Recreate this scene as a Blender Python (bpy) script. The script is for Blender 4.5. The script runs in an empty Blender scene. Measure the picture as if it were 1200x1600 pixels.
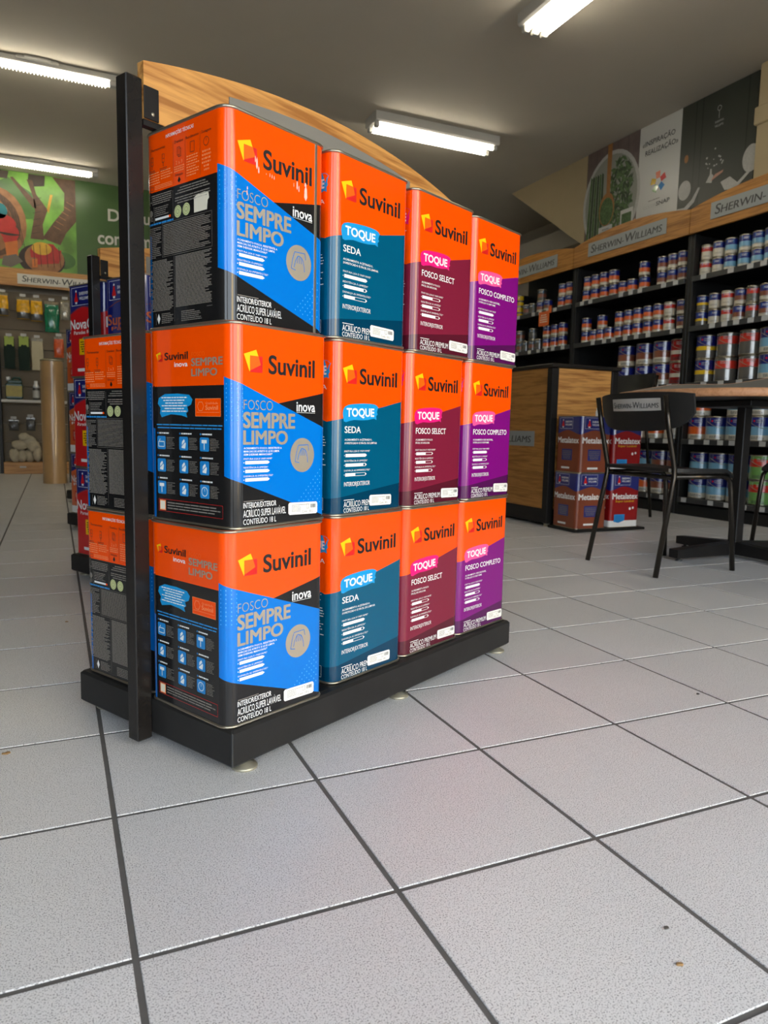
import bpy, math, random
from mathutils import Vector, Matrix
random.seed(7)
R = math.radians
SC = bpy.context.scene
COL = SC.collection
K = 0.335 / 0.355            # room coordinates below are in survey units; one unit is K metres

# ------------------------------------------------------------------ camera
def cam_setup():
    yaw, pitch, roll, f = R(24.272), R(6.5575), R(1.2027), 1139.4
    fw = Vector((math.sin(yaw) * math.cos(pitch), math.cos(yaw) * math.cos(pitch), -math.sin(pitch)))
    r = Vector((math.cos(yaw), -math.sin(yaw), 0)); u = r.cross(fw)
    r2 = r * math.cos(roll) + u * math.sin(roll); u2 = -r * math.sin(roll) + u * math.cos(roll)
    m = Matrix((r2, u2, -fw)).transposed().to_4x4()
    m.translation = (-0.0682, -0.823, 0.6166)
    c = bpy.data.cameras.new('camera'); o = bpy.data.objects.new('camera', c); COL.objects.link(o)
    o.matrix_world = m
    c.sensor_fit = 'VERTICAL'; c.sensor_height = 36; c.lens = 36 * f / 1600
    c.clip_start = 0.02; c.clip_end = 100
    c.dof.use_dof = True; c.dof.focus_distance = 1.5; c.dof.aperture_fstop = 8.5
    SC.camera = o
cam_setup()

# ------------------------------------------------------------------ world (overcast daylight outside the open shop front)
W = bpy.data.worlds.new('world'); SC.world = W; W.use_nodes = True
bg = W.node_tree.nodes['Background']
bg.inputs['Color'].default_value = (0.80, 0.90, 1.0, 1); bg.inputs['Strength'].default_value = 5.2
# portals: tell the renderer where the shop-front openings are (they give off no light of their own)
def portal(w, h, loc, rot):
    pl = bpy.data.lights.new('daylight_portal', 'AREA'); pl.shape = 'RECTANGLE'; pl.size = w; pl.size_y = h; pl.cycles.is_portal = True
    po = bpy.data.objects.new('daylight_portal', pl); COL.objects.link(po); po.location = loc; po.rotation_euler = rot
for xa, xb in ((-2.5, -1.0), (-0.7, 3.3), (4.1, 5.0)): portal(K * (xb - xa), 2.40, (K * (xa + xb) / 2, -2.08, 1.20), (R(90), 0, 0))
# sun high over the shop roof: it only reaches the street outside
sl = bpy.data.lights.new('sun', 'SUN'); sl.energy = 75.0; sl.angle = R(0.6); sl.color = (1.0, 0.90, 0.72)
so = bpy.data.objects.new('sun', sl); COL.objects.link(so)
so.rotation_euler = Vector((-0.25, -0.60, -0.76)).to_track_quat('-Z', 'Y').to_euler()
SC.view_settings.view_transform = 'Standard'; SC.view_settings.look = 'None'
SC.view_settings.gamma = 1.0; SC.view_settings.use_curve_mapping = False
SC.view_settings.exposure = 0.0
TUBE_POWER = 18.0

# ------------------------------------------------------------------ materials
def lin(c):
    c = c / 255.0
    return c / 12.92 if c <= 0.04045 else ((c + 0.055) / 1.055) ** 2.4
def rgb(r, g, b): return (lin(r), lin(g), lin(b), 1)
MATS = {}
def mat(name, col, rough=0.5, metal=0.0, var=0.0, vscale=8, bump=0.0, bscale=60, emit=0, coat=0.0, spec=0.5, alpha=1.0, trans=0.0):
    if name in MATS: return MATS[name]
    m = bpy.data.materials.new(name); m.use_nodes = True; MATS[name] = m
    nt = m.node_tree; b = nt.nodes['Principled BSDF']; c = rgb(*col)
    b.inputs['Base Color'].default_value = c; b.inputs['Roughness'].default_value = rough
    b.inputs['Metallic'].default_value = metal; b.inputs['Coat Weight'].default_value = coat
    b.inputs['Coat Roughness'].default_value = 0.06; b.inputs['Specular IOR Level'].default_value = spec
    if emit:
        b.inputs['Emission Color'].default_value = c; b.inputs['Emission Strength'].default_value = emit
    if alpha < 1: b.inputs['Alpha'].default_value = alpha
    if trans: b.inputs['Transmission Weight'].default_value = trans
    if var or bump:
        g = nt.nodes.new('ShaderNodeNewGeometry')
    if var:
        n = nt.nodes.new('ShaderNodeTexNoise'); n.inputs['Scale'].default_value = vscale; n.inputs['Detail'].default_value = 4
        nt.links.new(g.outputs['Position'], n.inputs['Vector'])
        mp = nt.nodes.new('ShaderNodeMapRange'); mp.inputs[1].default_value = 0.3; mp.inputs[2].default_value = 0.7
        mp.inputs[3].default_value = 1 - var; mp.inputs[4].default_value = 1 + var
        nt.links.new(n.outputs['Fac'], mp.inputs[0])
        mx = nt.nodes.new('ShaderNodeVectorMath'); mx.operation = 'SCALE'; mx.inputs[0].default_value = c[:3]
        nt.links.new(mp.outputs[0], mx.inputs['Scale']); nt.links.new(mx.outputs[0], b.inputs['Base Color'])
    if bump:
        n2 = nt.nodes.new('ShaderNodeTexNoise'); n2.inputs['Scale'].default_value = bscale; n2.inputs['Detail'].default_value = 3
        nt.links.new(g.outputs['Position'], n2.inputs['Vector'])
        bp = nt.nodes.new('ShaderNodeBump'); bp.inputs['Strength'].default_value = bump; bp.inputs['Distance'].default_value = 0.004
        nt.links.new(n2.outputs['Fac'], bp.inputs['Height']); nt.links.new(bp.outputs[0], b.inputs['Normal'])
    return m
def wood(name, c1, c2, axis='X', scale=1.0):
    """oak laminate; the grain runs along the object's own axis"""
    m = bpy.data.materials.new(name); m.use_nodes = True; MATS[name] = m
    nt = m.node_tree; b = nt.nodes['Principled BSDF']; L = nt.links
    tc = nt.nodes.new('ShaderNodeTexCoord'); mp = nt.nodes.new('ShaderNodeMapping')
    L.new(tc.outputs['Object'], mp.inputs['Vector'])
    s = [22 * scale] * 3; s['XYZ'.index(axis)] = 1.3 * scale; mp.inputs['Scale'].default_value = s
    n1 = nt.nodes.new('ShaderNodeTexNoise'); n1.inputs['Scale'].default_value = 1.6; n1.inputs['Detail'].default_value = 6; n1.inputs['Distortion'].default_value = 1.1
    L.new(mp.outputs[0], n1.inputs['Vector'])
    n2 = nt.nodes.new('ShaderNodeTexNoise'); n2.inputs['Scale'].default_value = 7; n2.inputs['Detail'].default_value = 5
    L.new(mp.outputs[0], n2.inputs['Vector'])
    ad = nt.nodes.new('ShaderNodeMath'); ad.operation = 'MULTIPLY_ADD'; ad.inputs[1].default_value = 0.45
    L.new(n2.outputs['Fac'], ad.inputs[0]); L.new(n1.outputs['Fac'], ad.inputs[2])
    cr = nt.nodes.new('ShaderNodeValToRGB'); cr.color_ramp.elements[0].position = 0.56; cr.color_ramp.elements[1].position = 0.80
    cr.color_ramp.elements[0].color = rgb(*c2); cr.color_ramp.elements[1].color = rgb(*c1)
    L.new(ad.outputs[0], cr.inputs[0]); L.new(cr.outputs[0], b.inputs['Base Color'])
    b.inputs['Roughness'].default_value = 0.45
    return m
def tile_mat(name):
    m = bpy.data.materials.new(name); m.use_nodes = True; MATS[name] = m
    nt = m.node_tree; b = nt.nodes['Principled BSDF']; L = nt.links
    g = nt.nodes.new('ShaderNodeNewGeometry')
    n = nt.nodes.new('ShaderNodeTexNoise'); n.inputs['Scale'].default_value = 560; n.inputs['Detail'].default_value = 1.5
    L.new(g.outputs['Position'], n.inputs['Vector'])
    cr = nt.nodes.new('ShaderNodeValToRGB'); e = cr.color_ramp.elements
    e[0].position = 0.35; e[0].color = rgb(122, 121, 123); e[1].position = 0.455; e[1].color = rgb(220, 219, 219)
    L.new(n.outputs['Fac'], cr.inputs[0])
    n2 = nt.nodes.new('ShaderNodeTexNoise'); n2.inputs['Scale'].default_value = 3.5; n2.inputs['Detail'].default_value = 5
    L.new(g.outputs['Position'], n2.inputs['Vector'])
    oi = nt.nodes.new('ShaderNodeObjectInfo')
    ma = nt.nodes.new('ShaderNodeMath'); ma.operation = 'MULTIPLY_ADD'; ma.inputs[1].default_value = 0.07; ma.inputs[2].default_value = 0.90
    L.new(oi.outputs['Random'], ma.inputs[0])
    ma2 = nt.nodes.new('ShaderNodeMath'); ma2.operation = 'MULTIPLY_ADD'; ma2.inputs[1].default_value = 0.14
    L.new(n2.outputs['Fac'], ma2.inputs[0]); L.new(ma.outputs[0], ma2.inputs[2])
    mx = nt.nodes.new('ShaderNodeVectorMath'); mx.operation = 'SCALE'
    L.new(cr.outputs[0], mx.inputs[0]); L.new(ma2.outputs[0], mx.inputs['Scale']); L.new(mx.outputs[0], b.inputs['Base Color'])
    rr = nt.nodes.new('ShaderNodeMapRange'); rr.inputs[3].default_value = 0.28; rr.inputs[4].default_value = 0.46
    L.new(n2.outputs['Fac'], rr.inputs[0]); L.new(rr.outputs[0], b.inputs['Roughness'])
    return m

mat('orange', (255, 80, 0), 0.13, spec=0.55); mat('blue', (0, 114, 206), 0.13, spec=0.55); mat('ink', (30, 29, 29), 0.13, spec=0.55)
mat('teal', (0, 84, 116), 0.13, spec=0.55); mat('teal_dark', (0, 56, 84), 0.13, spec=0.55); mat('maroon', (122, 30, 54), 0.13, spec=0.55); mat('maroon_dark', (84, 22, 38), 0.13, spec=0.55)
mat('purple', (122, 14, 118), 0.13, spec=0.55); mat('purple_dark', (80, 18, 78), 0.13, spec=0.55)
mat('yellow', (255, 196, 0), 0.35); mat('logo_red', (214, 26, 24), 0.35); mat('logo_orange', (250, 96, 0), 0.35)
mat('white_print', (240, 240, 238), 0.4); mat('ink_print', (24, 22, 22), 0.4); mat('grey_print', (128, 122, 114), 0.5)
mat('silver_print', (186, 174, 154), 0.3, 0.45); mat('blue_light', (70, 168, 236), 0.35); mat('brush_blue', (18, 150, 214), 0.35)
mat('pink', (232, 20, 120), 0.35); mat('pink_soft', (242, 84, 150), 0.35); mat('orange_print', (255, 150, 90), 0.4)
mat('blue_print', (40, 140, 210), 0.4); mat('icon_blue', (26, 130, 200), 0.4); mat('eco_green', (206, 214, 150), 0.5); mat('cream', (232, 226, 206), 0.5)
mat('tin', (176, 168, 150), 0.28, 0.9, var=0.06, vscale=30)
mat('steel', (176, 170, 150), 0.3, 0.6); mat('sticker', (238, 236, 230), 0.55)
mat('black_metal', (30, 28, 27), 0.4, 0.0, spec=0.25, var=0.12, vscale=25, bump=0.05, bscale=200)
mat('post_metal', (30, 27, 25), 0.25, 0.0, spec=0.35, var=0.1, vscale=25); mat('black_tray', (34, 33, 32), 0.5, 0.0, spec=0.3, var=0.18, vscale=14, bump=0.05)
mat('grey_plate', (128, 126, 120), 0.5, var=0.03)
wood('oak_x', (212, 156, 86), (160, 104, 48), 'X'); wood('oak_y', (180, 126, 60), (140, 92, 38), 'Y'); wood('oak_plain', (196, 146, 84), (164, 114, 58), 'X')
wood('table_edge', (198, 146, 106), (178, 126, 86), 'X')
tile_mat('tile'); mat('grout', (96, 93, 90), 0.85, var=0.12, vscale=20)
mat('reflector_wall', (206, 192, 166), .9, var=.05); mat('pavement', (70, 69, 68), .9, var=.06); mat('ceiling', (210, 202, 187), 0.75, var=0.02, vscale=2); mat('wall', (186, 180, 166), 0.8, var=0.03, vscale=3); mat('beige', (190, 172, 136), 0.8, var=0.02)
mat('lamp_body', (205, 203, 196), 0.45, var=0.02); mat('tube', (255, 246, 226), 0.4, emit=TUBE_POWER); mat('louver', (255, 248, 230), 0.4, emit=TUBE_POWER * 0.8)
mat('sign_grey', (150, 154, 152), 0.5); mat('sign_text', (66, 66, 64), 0.5); mat('sign_pale', (206, 204, 194), 0.5)
mat('black_shelf', (20, 20, 20), 0.5, var=0.1); mat('rail', (62, 62, 62), 0.35); mat('tag', (196, 196, 192), 0.6)
mat('chair_black', (30, 30, 29), 0.38, bump=0.03); mat('chair_metal', (62, 57, 51), 0.2, 0.85); mat('strip_pale', (188, 184, 178), 0.5)
mat('navy', (22, 34, 122), 0.28, coat=1.0, spec=0.9); mat('sw_red', (206, 30, 34), 0.3); mat('brown', (138, 70, 44), 0.3); mat('copper_print', (206, 104, 62), 0.4); mat('dkred', (150, 22, 24), 0.3)
mat('shelf_orange', (232, 104, 40), 0.28, coat=1.0, spec=0.9); mat('shelf_cream', (214, 206, 186), 0.3, coat=1.0, spec=0.9); mat('sky_label', (122, 176, 204), 0.3, coat=1.0, spec=0.9)
mat('shelf_brown', (140, 78, 54), 0.28, coat=1.0, spec=0.9); mat('shelf_grey', (120, 116, 108), 0.2, 0.3, coat=1.0, spec=0.9); mat('shelf_red', (212, 52, 34), 0.28, coat=1.0, spec=0.9); mat('shelf_dark', (62, 62, 60), 0.3, coat=1.0, spec=0.9); mat('shelf_green', (120, 170, 90), 0.2, coat=1.0); mat('shelf_yellow', (232, 190, 40), 0.2, coat=1.0)

# ------------------------------------------------------------------ mesh builder
class MB:
    def __init__(s, scale=K): s.v = []; s.f = []; s.m = []; s.names = []; s.sc = scale; s.smooth = []
    def mi(s, name):
        if name not in s.names: s.names.append(name)
        return s.names.index(name)
    def add(s, vs, fs, mname, smooth=False):
        o = len(s.v); s.v += [tuple(v) for v in vs]; i = s.mi(mname)
        for f in fs: s.f.append([o + k for k in f]); s.m.append(i); s.smooth.append(smooth)
        return s
    def box(s, x0, y0, z0, x1, y1, z1, mname, bev=0.0):
        if bev <= 0:
            vs = [(x, y, z) for x in (x0, x1) for y in (y0, y1) for z in (z0, z1)]
            return s.add(vs, [(0, 1, 3, 2), (4, 6, 7, 5), (0, 4, 5, 1), (2, 3, 7, 6), (0, 2, 6, 4), (1, 5, 7, 3)], mname)
        b = bev; vs = []
        for z, i in ((z0, b), (z0 + b, 0), (z1 - b, 0), (z1, b)):
            xa, xb, ya, yb = x0 + i, x1 - i, y0 + i, y1 - i; c = b * 0.7
            vs += [(xa + c, ya, z), (xb - c, ya, z), (xb, ya + c, z), (xb, yb - c, z), (xb - c, yb, z), (xa + c, yb, z), (xa, yb - c, z), (xa, ya + c, z)]
        fs = [tuple(range(7, -1, -1)), tuple(range(24, 32))]
        for l in range(3):
            for k in range(8): fs.append((l * 8 + k, l * 8 + (k + 1) % 8, l * 8 + 8 + (k + 1) % 8, l * 8 + 8 + k))
        return s.add(vs, fs, mname)
    def prism(s, pts, axis, a, b, mname):
        """extrude a 2D polygon along an axis; pts are the other two coordinates in order"""
        def p3(p, t): q = list(p); q.insert('xyz'.index(axis), t); return tuple(q)
        n = len(pts); vs = [p3(p, a) for p in pts] + [p3(p, b) for p in pts]
        fs = [tuple(range(n))[::-1], tuple(range(n, 2 * n))] + [(k, (k + 1) % n, n + (k + 1) % n, n + k) for k in range(n)]
        return s.add(vs, fs, mname)
    def lathe(s, prof, mname, seg=16, cx=0, cy=0, cz=0, cap=True, axis='z'):
        vs = []; fs = []; n = len(prof)
        for k in range(seg):
            t = 2 * math.pi * k / seg
            for r, z in prof:
                p = (r * math.cos(t), r * math.sin(t), z)
                if axis == 'x': p = (p[2], p[0], p[1])
                if axis == 'y': p = (p[0], p[2], p[1])
                vs.append((cx + p[0], cy + p[1], cz + p[2]))
        for k in range(seg):
            q = (k + 1) % seg
            for j in range(n - 1): fs.append((k * n + j, q * n + j, q * n + j + 1, k * n + j + 1))
        if cap:
            fs.append(tuple(k * n for k in range(seg))[::-1]); fs.append(tuple(k * n + n - 1 for k in range(seg)))
        return s.add(vs, fs, mname, True)
    def tube(s, path, r, mname, seg=10, cap=True):
        P = [Vector(p) for p in path]; vs = []; fs = []; n = len(P)
        up = Vector((0, 0, 1)); prev = None
        for i, p in enumerate(P):
            d = ((P[min(i + 1, n - 1)] - P[max(i - 1, 0)])).normalized()
            if prev is None:
                a = d.cross(up); a = a if a.length > 0.1 else d.cross(Vector((1, 0, 0))); a.normalize()
            else: a = (prev - d * prev.dot(d)).normalized()
            prev = a; c = d.cross(a); rr = r[i] if isinstance(r, (list, tuple)) else r
            vs += [p + (a * math.cos(2 * math.pi * k / seg) + c * math.sin(2 * math.pi * k / seg)) * rr for k in range(seg)]
        for i in range(n - 1):
            for k in range(seg): fs.append((i * seg + k, i * seg + (k + 1) % seg, (i + 1) * seg + (k + 1) % seg, (i + 1) * seg + k))
        if cap: fs += [tuple(range(seg))[::-1], tuple((n - 1) * seg + k for k in range(seg))]
        return s.add(vs, fs, mname, True)
    def grid(s, fn, nu, nv, mname, smooth=True):
        vs = [fn(i / nu, j / nv) for j in range(nv + 1) for i in range(nu + 1)]
        fs = [(j * (nu + 1) + i, j * (nu + 1) + i + 1, (j + 1) * (nu + 1) + i + 1, (j + 1) * (nu + 1) + i) for j in range(nv) for i in range(nu)]
        return s.add(vs, fs, mname, smooth)
    def blob(s, c, rad, mname, seed=0, amp=0.15, seg=14, ring=9, power=1.0):
        rnd = random.Random(seed); ph = [rnd.uniform(0, 6.28) for _ in range(6)]
        def fn(u, v):
            t = u * 2 * math.pi; q = (v - 0.5) * math.pi
            d = 1 + amp * (math.sin(3 * t + ph[0]) * math.cos(2 * q + ph[1]) + 0.6 * math.sin(5 * t + ph[2] + 4 * q))
            cq = math.copysign(abs(math.cos(q)) ** power, math.cos(q)); sq = math.copysign(abs(math.sin(q)) ** power, math.sin(q))
            ct = math.copysign(abs(math.cos(t)) ** power, math.cos(t)); st = math.copysign(abs(math.sin(t)) ** power, math.sin(t))
            return (c[0] + rad[0] * d * cq * ct, c[1] + rad[1] * d * cq * st, c[2] + rad[2] * d * sq)
        return s.grid(fn, seg, ring, mname)
    def mesh(s, name):
        me = bpy.data.meshes.new(name); me.from_pydata([(x * s.sc, y * s.sc, z * s.sc) for x, y, z in s.v], [], s.f)
        for n in s.names: me.materials.append(MATS[n])
        me.polygons.foreach_set('material_index', s.m)
        me.polygons.foreach_set('use_smooth', s.smooth); me.update()
        return me
    def build(s, name, parent=None, loc=None):
        o = bpy.data.objects.new(name, s.mesh(name)); COL.objects.link(o)
        if parent: o.parent = parent
        if loc: o.location = loc
        return o
def tag(o, label=None, cat=None, group=None, kind=None):
    if label: o['label'] = label
    if cat: o['category'] = cat
    if group: o['group'] = group
    if kind: o['kind'] = kind
    return o
def empty(name, loc=(0, 0, 0), rz=0, label=None, cat=None, group=None):
    o = bpy.data.objects.new(name, None); COL.objects.link(o); o.empty_display_size = 0.05
    o.location = loc; o.rotation_euler = (0, 0, rz)
    return tag(o, label, cat, group)
def inst(name, me, parent):
    o = bpy.data.objects.new(name, me); COL.objects.link(o); o.parent = parent; return o
def copy_tree(o, parent=None):
    c = o.copy(); COL.objects.link(c); c.parent = parent
    for ch in list(o.children): copy_tree(ch, c)
    return c

# ------------------------------------------------------------------ lettering
_T = {}
def glyphs(txt, bold=0.0, res=3):
    k = (txt, bold, res)
    if k not in _T:
        c = bpy.data.curves.new('t', 'FONT'); c.body = txt; c.offset = bold; c.resolution_u = res; c.fill_mode = 'FRONT'
        o = bpy.data.objects.new('t', c); m = bpy.data.meshes.new_from_object(o)
        vs = [(v.co.x, v.co.y) for v in m.vertices]; fs = [tuple(p.vertices) for p in m.polygons]
        _T[k] = (vs, fs); bpy.data.objects.remove(o); bpy.data.curves.remove(c); bpy.data.meshes.remove(m)
    return _T[k]
CAP = max(y for x, y in glyphs('H')[0])
class Art:
    """flat print: polygons and letters in face coordinates (u right, v up), laid onto a surface by a mapping"""
    def __init__(s): s.items = []
    def poly(s, pts, m, layer=1): s.items.append((m, layer, list(pts), [tuple(range(len(pts)))])); return s
    def rect(s, u0, v0, u1, v1, m, layer=1): return s.poly([(u0, v0), (u1, v0), (u1, v1), (u0, v1)], m, layer)
    def disc(s, u, v, r, m, layer=1, n=24, ry=None):
        return s.poly([(u + r * math.cos(6.28318 * k / n), v + (ry or r) * math.sin(6.28318 * k / n)) for k in range(n)], m, layer)
    def ring(s, u, v, r, w, m, layer=1, n=20):
        for k in range(n):
            a, b = 6.28318 * k / n, 6.28318 * (k + 1) / n
            s.poly([(u + r * math.cos(a), v + r * math.sin(a)), (u + r * math.cos(b), v + r * math.sin(b)), (u + (r - w) * math.cos(b), v + (r - w) * math.sin(b)), (u + (r - w) * math.cos(a), v + (r - w) * math.sin(a))], m, layer)
        return s
    def line(s, p, q, w, m, layer=1):
        d = Vector((q[0] - p[0], q[1] - p[1])); d.normalize(); n = (-d.y * w / 2, d.x * w / 2)
        return s.poly([(p[0] - n[0], p[1] - n[1]), (q[0] - n[0], q[1] - n[1]), (q[0] + n[0], q[1] + n[1]), (p[0] + n[0], p[1] + n[1])], m, layer)
    def frame(s, u0, v0, u1, v1, w, m, layer=1):
        for a, b in (((u0, v0), (u1, v0)), ((u1, v0), (u1, v1)), ((u1, v1), (u0, v1)), ((u0, v1), (u0, v0))): s.line(a, b, w, m, layer)
        return s
    def text(s, t, u0, v, cap, m, u1=None, bold=0.0, layer=2, slope=0.0, res=3, fat=0.0):
        vs, fs = glyphs(t, bold, res); xs = [p[0] for p in vs]; a, b = min(xs), max(xs)
        sy = cap / CAP; sx = (u1 - u0) / (b - a) if u1 else sy
        for i, (dx, dy) in enumerate(((0, 0), (-1, 0), (1, 0), (0, -.6), (0, .6), (-.8, .5), (.8, .5), (-.8, -.5), (.8, -.5)) if fat else ((0, 0),)):
            s.items.append((m, layer + i * .04, [(u0 + (x - a) * sx + dx * fat * cap, v + y * sy + (x - a) * sx * slope + dy * fat * cap) for x, y in vs], fs))
        return s
    def smallcaps(s, u0, u1, v, cap, m, layer=2, bold=0.0, shear=0.12):
        parts = [('S', 1), ('HERWIN-', 0.76), ('W', 1), ('ILLIAMS', 0.76)]; x = 0; out = []
        for t, k in parts:
            vs, fs = glyphs(t, bold); a = min(p[0] for p in vs); b = max(p[0] for p in vs)
            out.append(([(x + (p[0] - a) * k + p[1] * k * shear, p[1] * k) for p in vs], fs)); x += (b - a) * k + 0.07
        sx = (u1 - u0) / x; sy = cap / CAP
        for vs, fs in out:
            for i, d in enumerate((-.012, .012)): s.items.append((m, layer + .05 * i, [(u0 + (p[0] + d) * sx, v + p[1] * sy) for p in vs], fs))
        return s
    def lines(s, u0, u1, v0, v1, n, m, layer=1, fill=0.5, rag=0.2, seed=1, center=False):
        rnd = random.Random(seed); h = (v1 - v0) / n
        for k in range(n):
            w = (u1 - u0) * (1 - rag * rnd.random() ** 2); a = u0 + ((u1 - u0) - w) / 2 if center else u0
            y = v1 - (k + 0.5) * h; x = a
            while x < a + w - 1e-5:      # broken into words
                e = min(a + w, x + (u1 - u0) * rnd.uniform(0.06, 0.2)); s.rect(x, y - h * fill / 2, e, y + h * fill / 2, m, layer); x = e + h * 0.3
        return s
    def lay(s, mb, fn):
        for m, layer, pts, fs in s.items: mb.add([fn(u, v, layer) for u, v in pts], fs, m)
        return mb

# ------------------------------------------------------------------ room shell (survey units, scaled by K on build)
CEIL = 3.6
def struct(o): return tag(o, kind='structure')
XL, XR, YF, YB = -3.0, 5.22, -2.2, 9.75
TS = 0.355
# floor: mortar bed and tiles with sunken joints
floor = struct(MB().box(XL, YF - 0.2, -0.06, 6.6, YB + 0.4, -0.0017, 'grout').build('floor'))
def tile_mb(x, y, mb):
    h = 0.0085 / 2; x0, x1, y0, y1 = x + h, x + TS - h, y + h, y + TS - h; b = 0.0009
    vs = [(x0, y0, -0.004), (x1, y0, -0.004), (x1, y1, -0.004), (x0, y1, -0.004), (x0, y0, -b), (x1, y0, -b), (x1, y1, -b), (x0, y1, -b), (x0 + b, y0 + b, 0), (x1 - b, y0 + b, 0), (x1 - b, y1 - b, 0), (x0 + b, y1 - b, 0)]
    fs = [(8, 9, 10, 11)] + [(k, (k + 1) % 4, 4 + (k + 1) % 4, 4 + k) for k in range(4)] + [(4 + k, 4 + (k + 1) % 4, 8 + (k + 1) % 4, 8 + k) for k in range(4)]
    mb.add(vs, fs, 'tile')
from bpy_extras.object_utils import world_to_camera_view
bpy.context.view_layer.update()
cells = []
for i in range(int(XL / TS) - 1, int(6.6 / TS) + 1):
    for j in range(int(YF / TS) - 1, int(YB / TS) + 1):
        q = [world_to_camera_view(SC, SC.camera, Vector((K * TS * (i + a), K * TS * (j + b), 0))) for a in (0, 0.5, 1) for b in (0, 0.5, 1)]
        vis = any(p.z > 0.05 and -0.02 < p.x < 1.02 and -0.02 < p.y < 1.02 for p in q)
        cells.append((not vis, max(q[4].z, 0), i, j))
cells.sort()
proto_tile = MB(); tile_mb(0, 0, proto_tile); tile_me = proto_tile.mesh('tile')
rest = MB()
for n, (nv, d, i, j) in enumerate(cells):
    if n < 300 and not nv:
        o = inst('tile', tile_me, floor); o.location = (K * TS * i, K * TS * j, 0)
    else: tile_mb(TS * i, TS * j, rest)
tag(rest.build('tile_field', floor), kind='stuff')
# ceiling, walls
struct(MB().box(XL, YF, CEIL, 6.6, YB + 0.2, CEIL + 0.1, 'ceiling').build('ceiling'))
struct(MB().box(XL - 0.15, YF, -0.06, XL, YB + 0.2, CEIL, 'wall').build('wall_left'))
struct(MB().box(XL, YB, -0.06, 6.6, YB + 0.15, CEIL, 'wall').build('wall_back'))
struct(MB().box(XR, YF, -0.06, XR + 0.15, 5.73, CEIL, 'wall').build('wall_right'))
struct(MB().box(6.45, 5.73, -0.06, 6.6, YB, CEIL, 'wall').build('wall_recess'))
struct(MB().box(XR + 0.15, 5.58, -0.06, 6.6, 5.73, CEIL, 'wall').build('wall_recess_return'))
f = MB()      # shop front: three openings between pillars, lintel above
for xa, xb in ((XL, -2.5), (-1.0, -0.7), (3.3, 4.1), (5.0, XR + 0.15)): f.box(xa, YF - 0.15, -0.06, xb, YF, CEIL, 'wall')
for xa, xb in ((-2.5, -1.0), (-0.7, 3.3), (4.1, 5.0)): f.box(xa, YF - 0.15, 2.55, xb, YF, CEIL, 'wall')
struct(f.build('wall_front'))
struct(MB().box(-14, -12, -0.14, 16, YF - 0.16, -0.062, 'pavement').box(XR + .16, YF - .16, -0.14, 16, 6, -0.062, 'pavement').build('ground_pavement'))
struct(MB().box(2.9, -9.4, -0.14, 6.2, -9.0, 5.2, 'reflector_wall').build('wall_street_reflector'))  # unseen sunlit wall, added so can corners and tins pick up warm highlights
struct(MB().box(XR - .56, YF + .05, 0, XR - .02, 2.19, 2.42, 'black_shelf').build('unseen_lining_right'))  # unseen black box added along the wall to darken reflections in can fronts
struct(MB().box(XL + .02, YF + .05, 0, XL + .5, 6.0, 2.42, 'black_shelf').build('unseen_lining_left'))  # added out of view so the cans' end faces mirror something dark
# slanted stair soffit above the right-hand shelves and the beams behind it
struct(MB().prism([(5.735, 2.66), (5.735, CEIL - 0.002), (7.18, CEIL - 0.002)], 'x', XR, XR + 0.12, 'beige').build('trim_1'))
struct(MB().box(5.9, 5.75, 2.98, 6.44, 9.7, 3.22, 'wall').build('trim_2'))
struct(MB().box(XR - 0.1, 3.40, 2.55, XR - 0.005, 3.545, 3.59, 'beige', 0.008).box(XR - 0.12, 3.385, 3.12, XR - 0.005, 3.56, 3.26, 'beige', 0.008).build('trim_3'))
struct(MB().box(XR - 0.09, 3.16, 2.55, XR - 0.005, 3.30, 3.59, 'beige', 0.008).build('trim_4'))

# ------------------------------------------------------------------ ceiling lamps
def lamp_x(cx, cy, L, wid, label, ntube, rz=0):
    root = empty('ceiling_lamp', (K * cx, K * cy, K * CEIL), rz, label, 'lamp', 'fluorescent ceiling lamps')
    h = L / 2; w = wid / 2
    MB().prism([(-w, -0.001), (-w, -0.075), (-w * 0.85, -0.088), (w * 0.85, -0.088), (w, -0.075), (w, -0.001)], 'x', -h, h, 'lamp_body').build('housing', root)
    for k in range(ntube):
        y = -w * 0.6 + 1.2 * w * k / (ntube - 1)
        MB().lathe([(0.016, -h + 0.05), (0.016, h - 0.05)], 'tube', 14, 0, y, -0.112, axis='x').build('tube', root)
        for sx in (-1, 1):
            e = sx * (h - 0.03)
            MB().box(e - 0.02, y - 0.024, -0.132, e + 0.02, y + 0.024, -0.087, 'lamp_body', 0.006).build('lamp_holder', root)
    return root
lamp_x(3.42, 5.86, 1.36, 0.26, 'white twin tube lamp on the ceiling behind the orange cans', 2)
lamp_x(3.14, 3.12, 1.42, 0.26, 'three tube lamp on the ceiling at the top right', 3, R(90))
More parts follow.
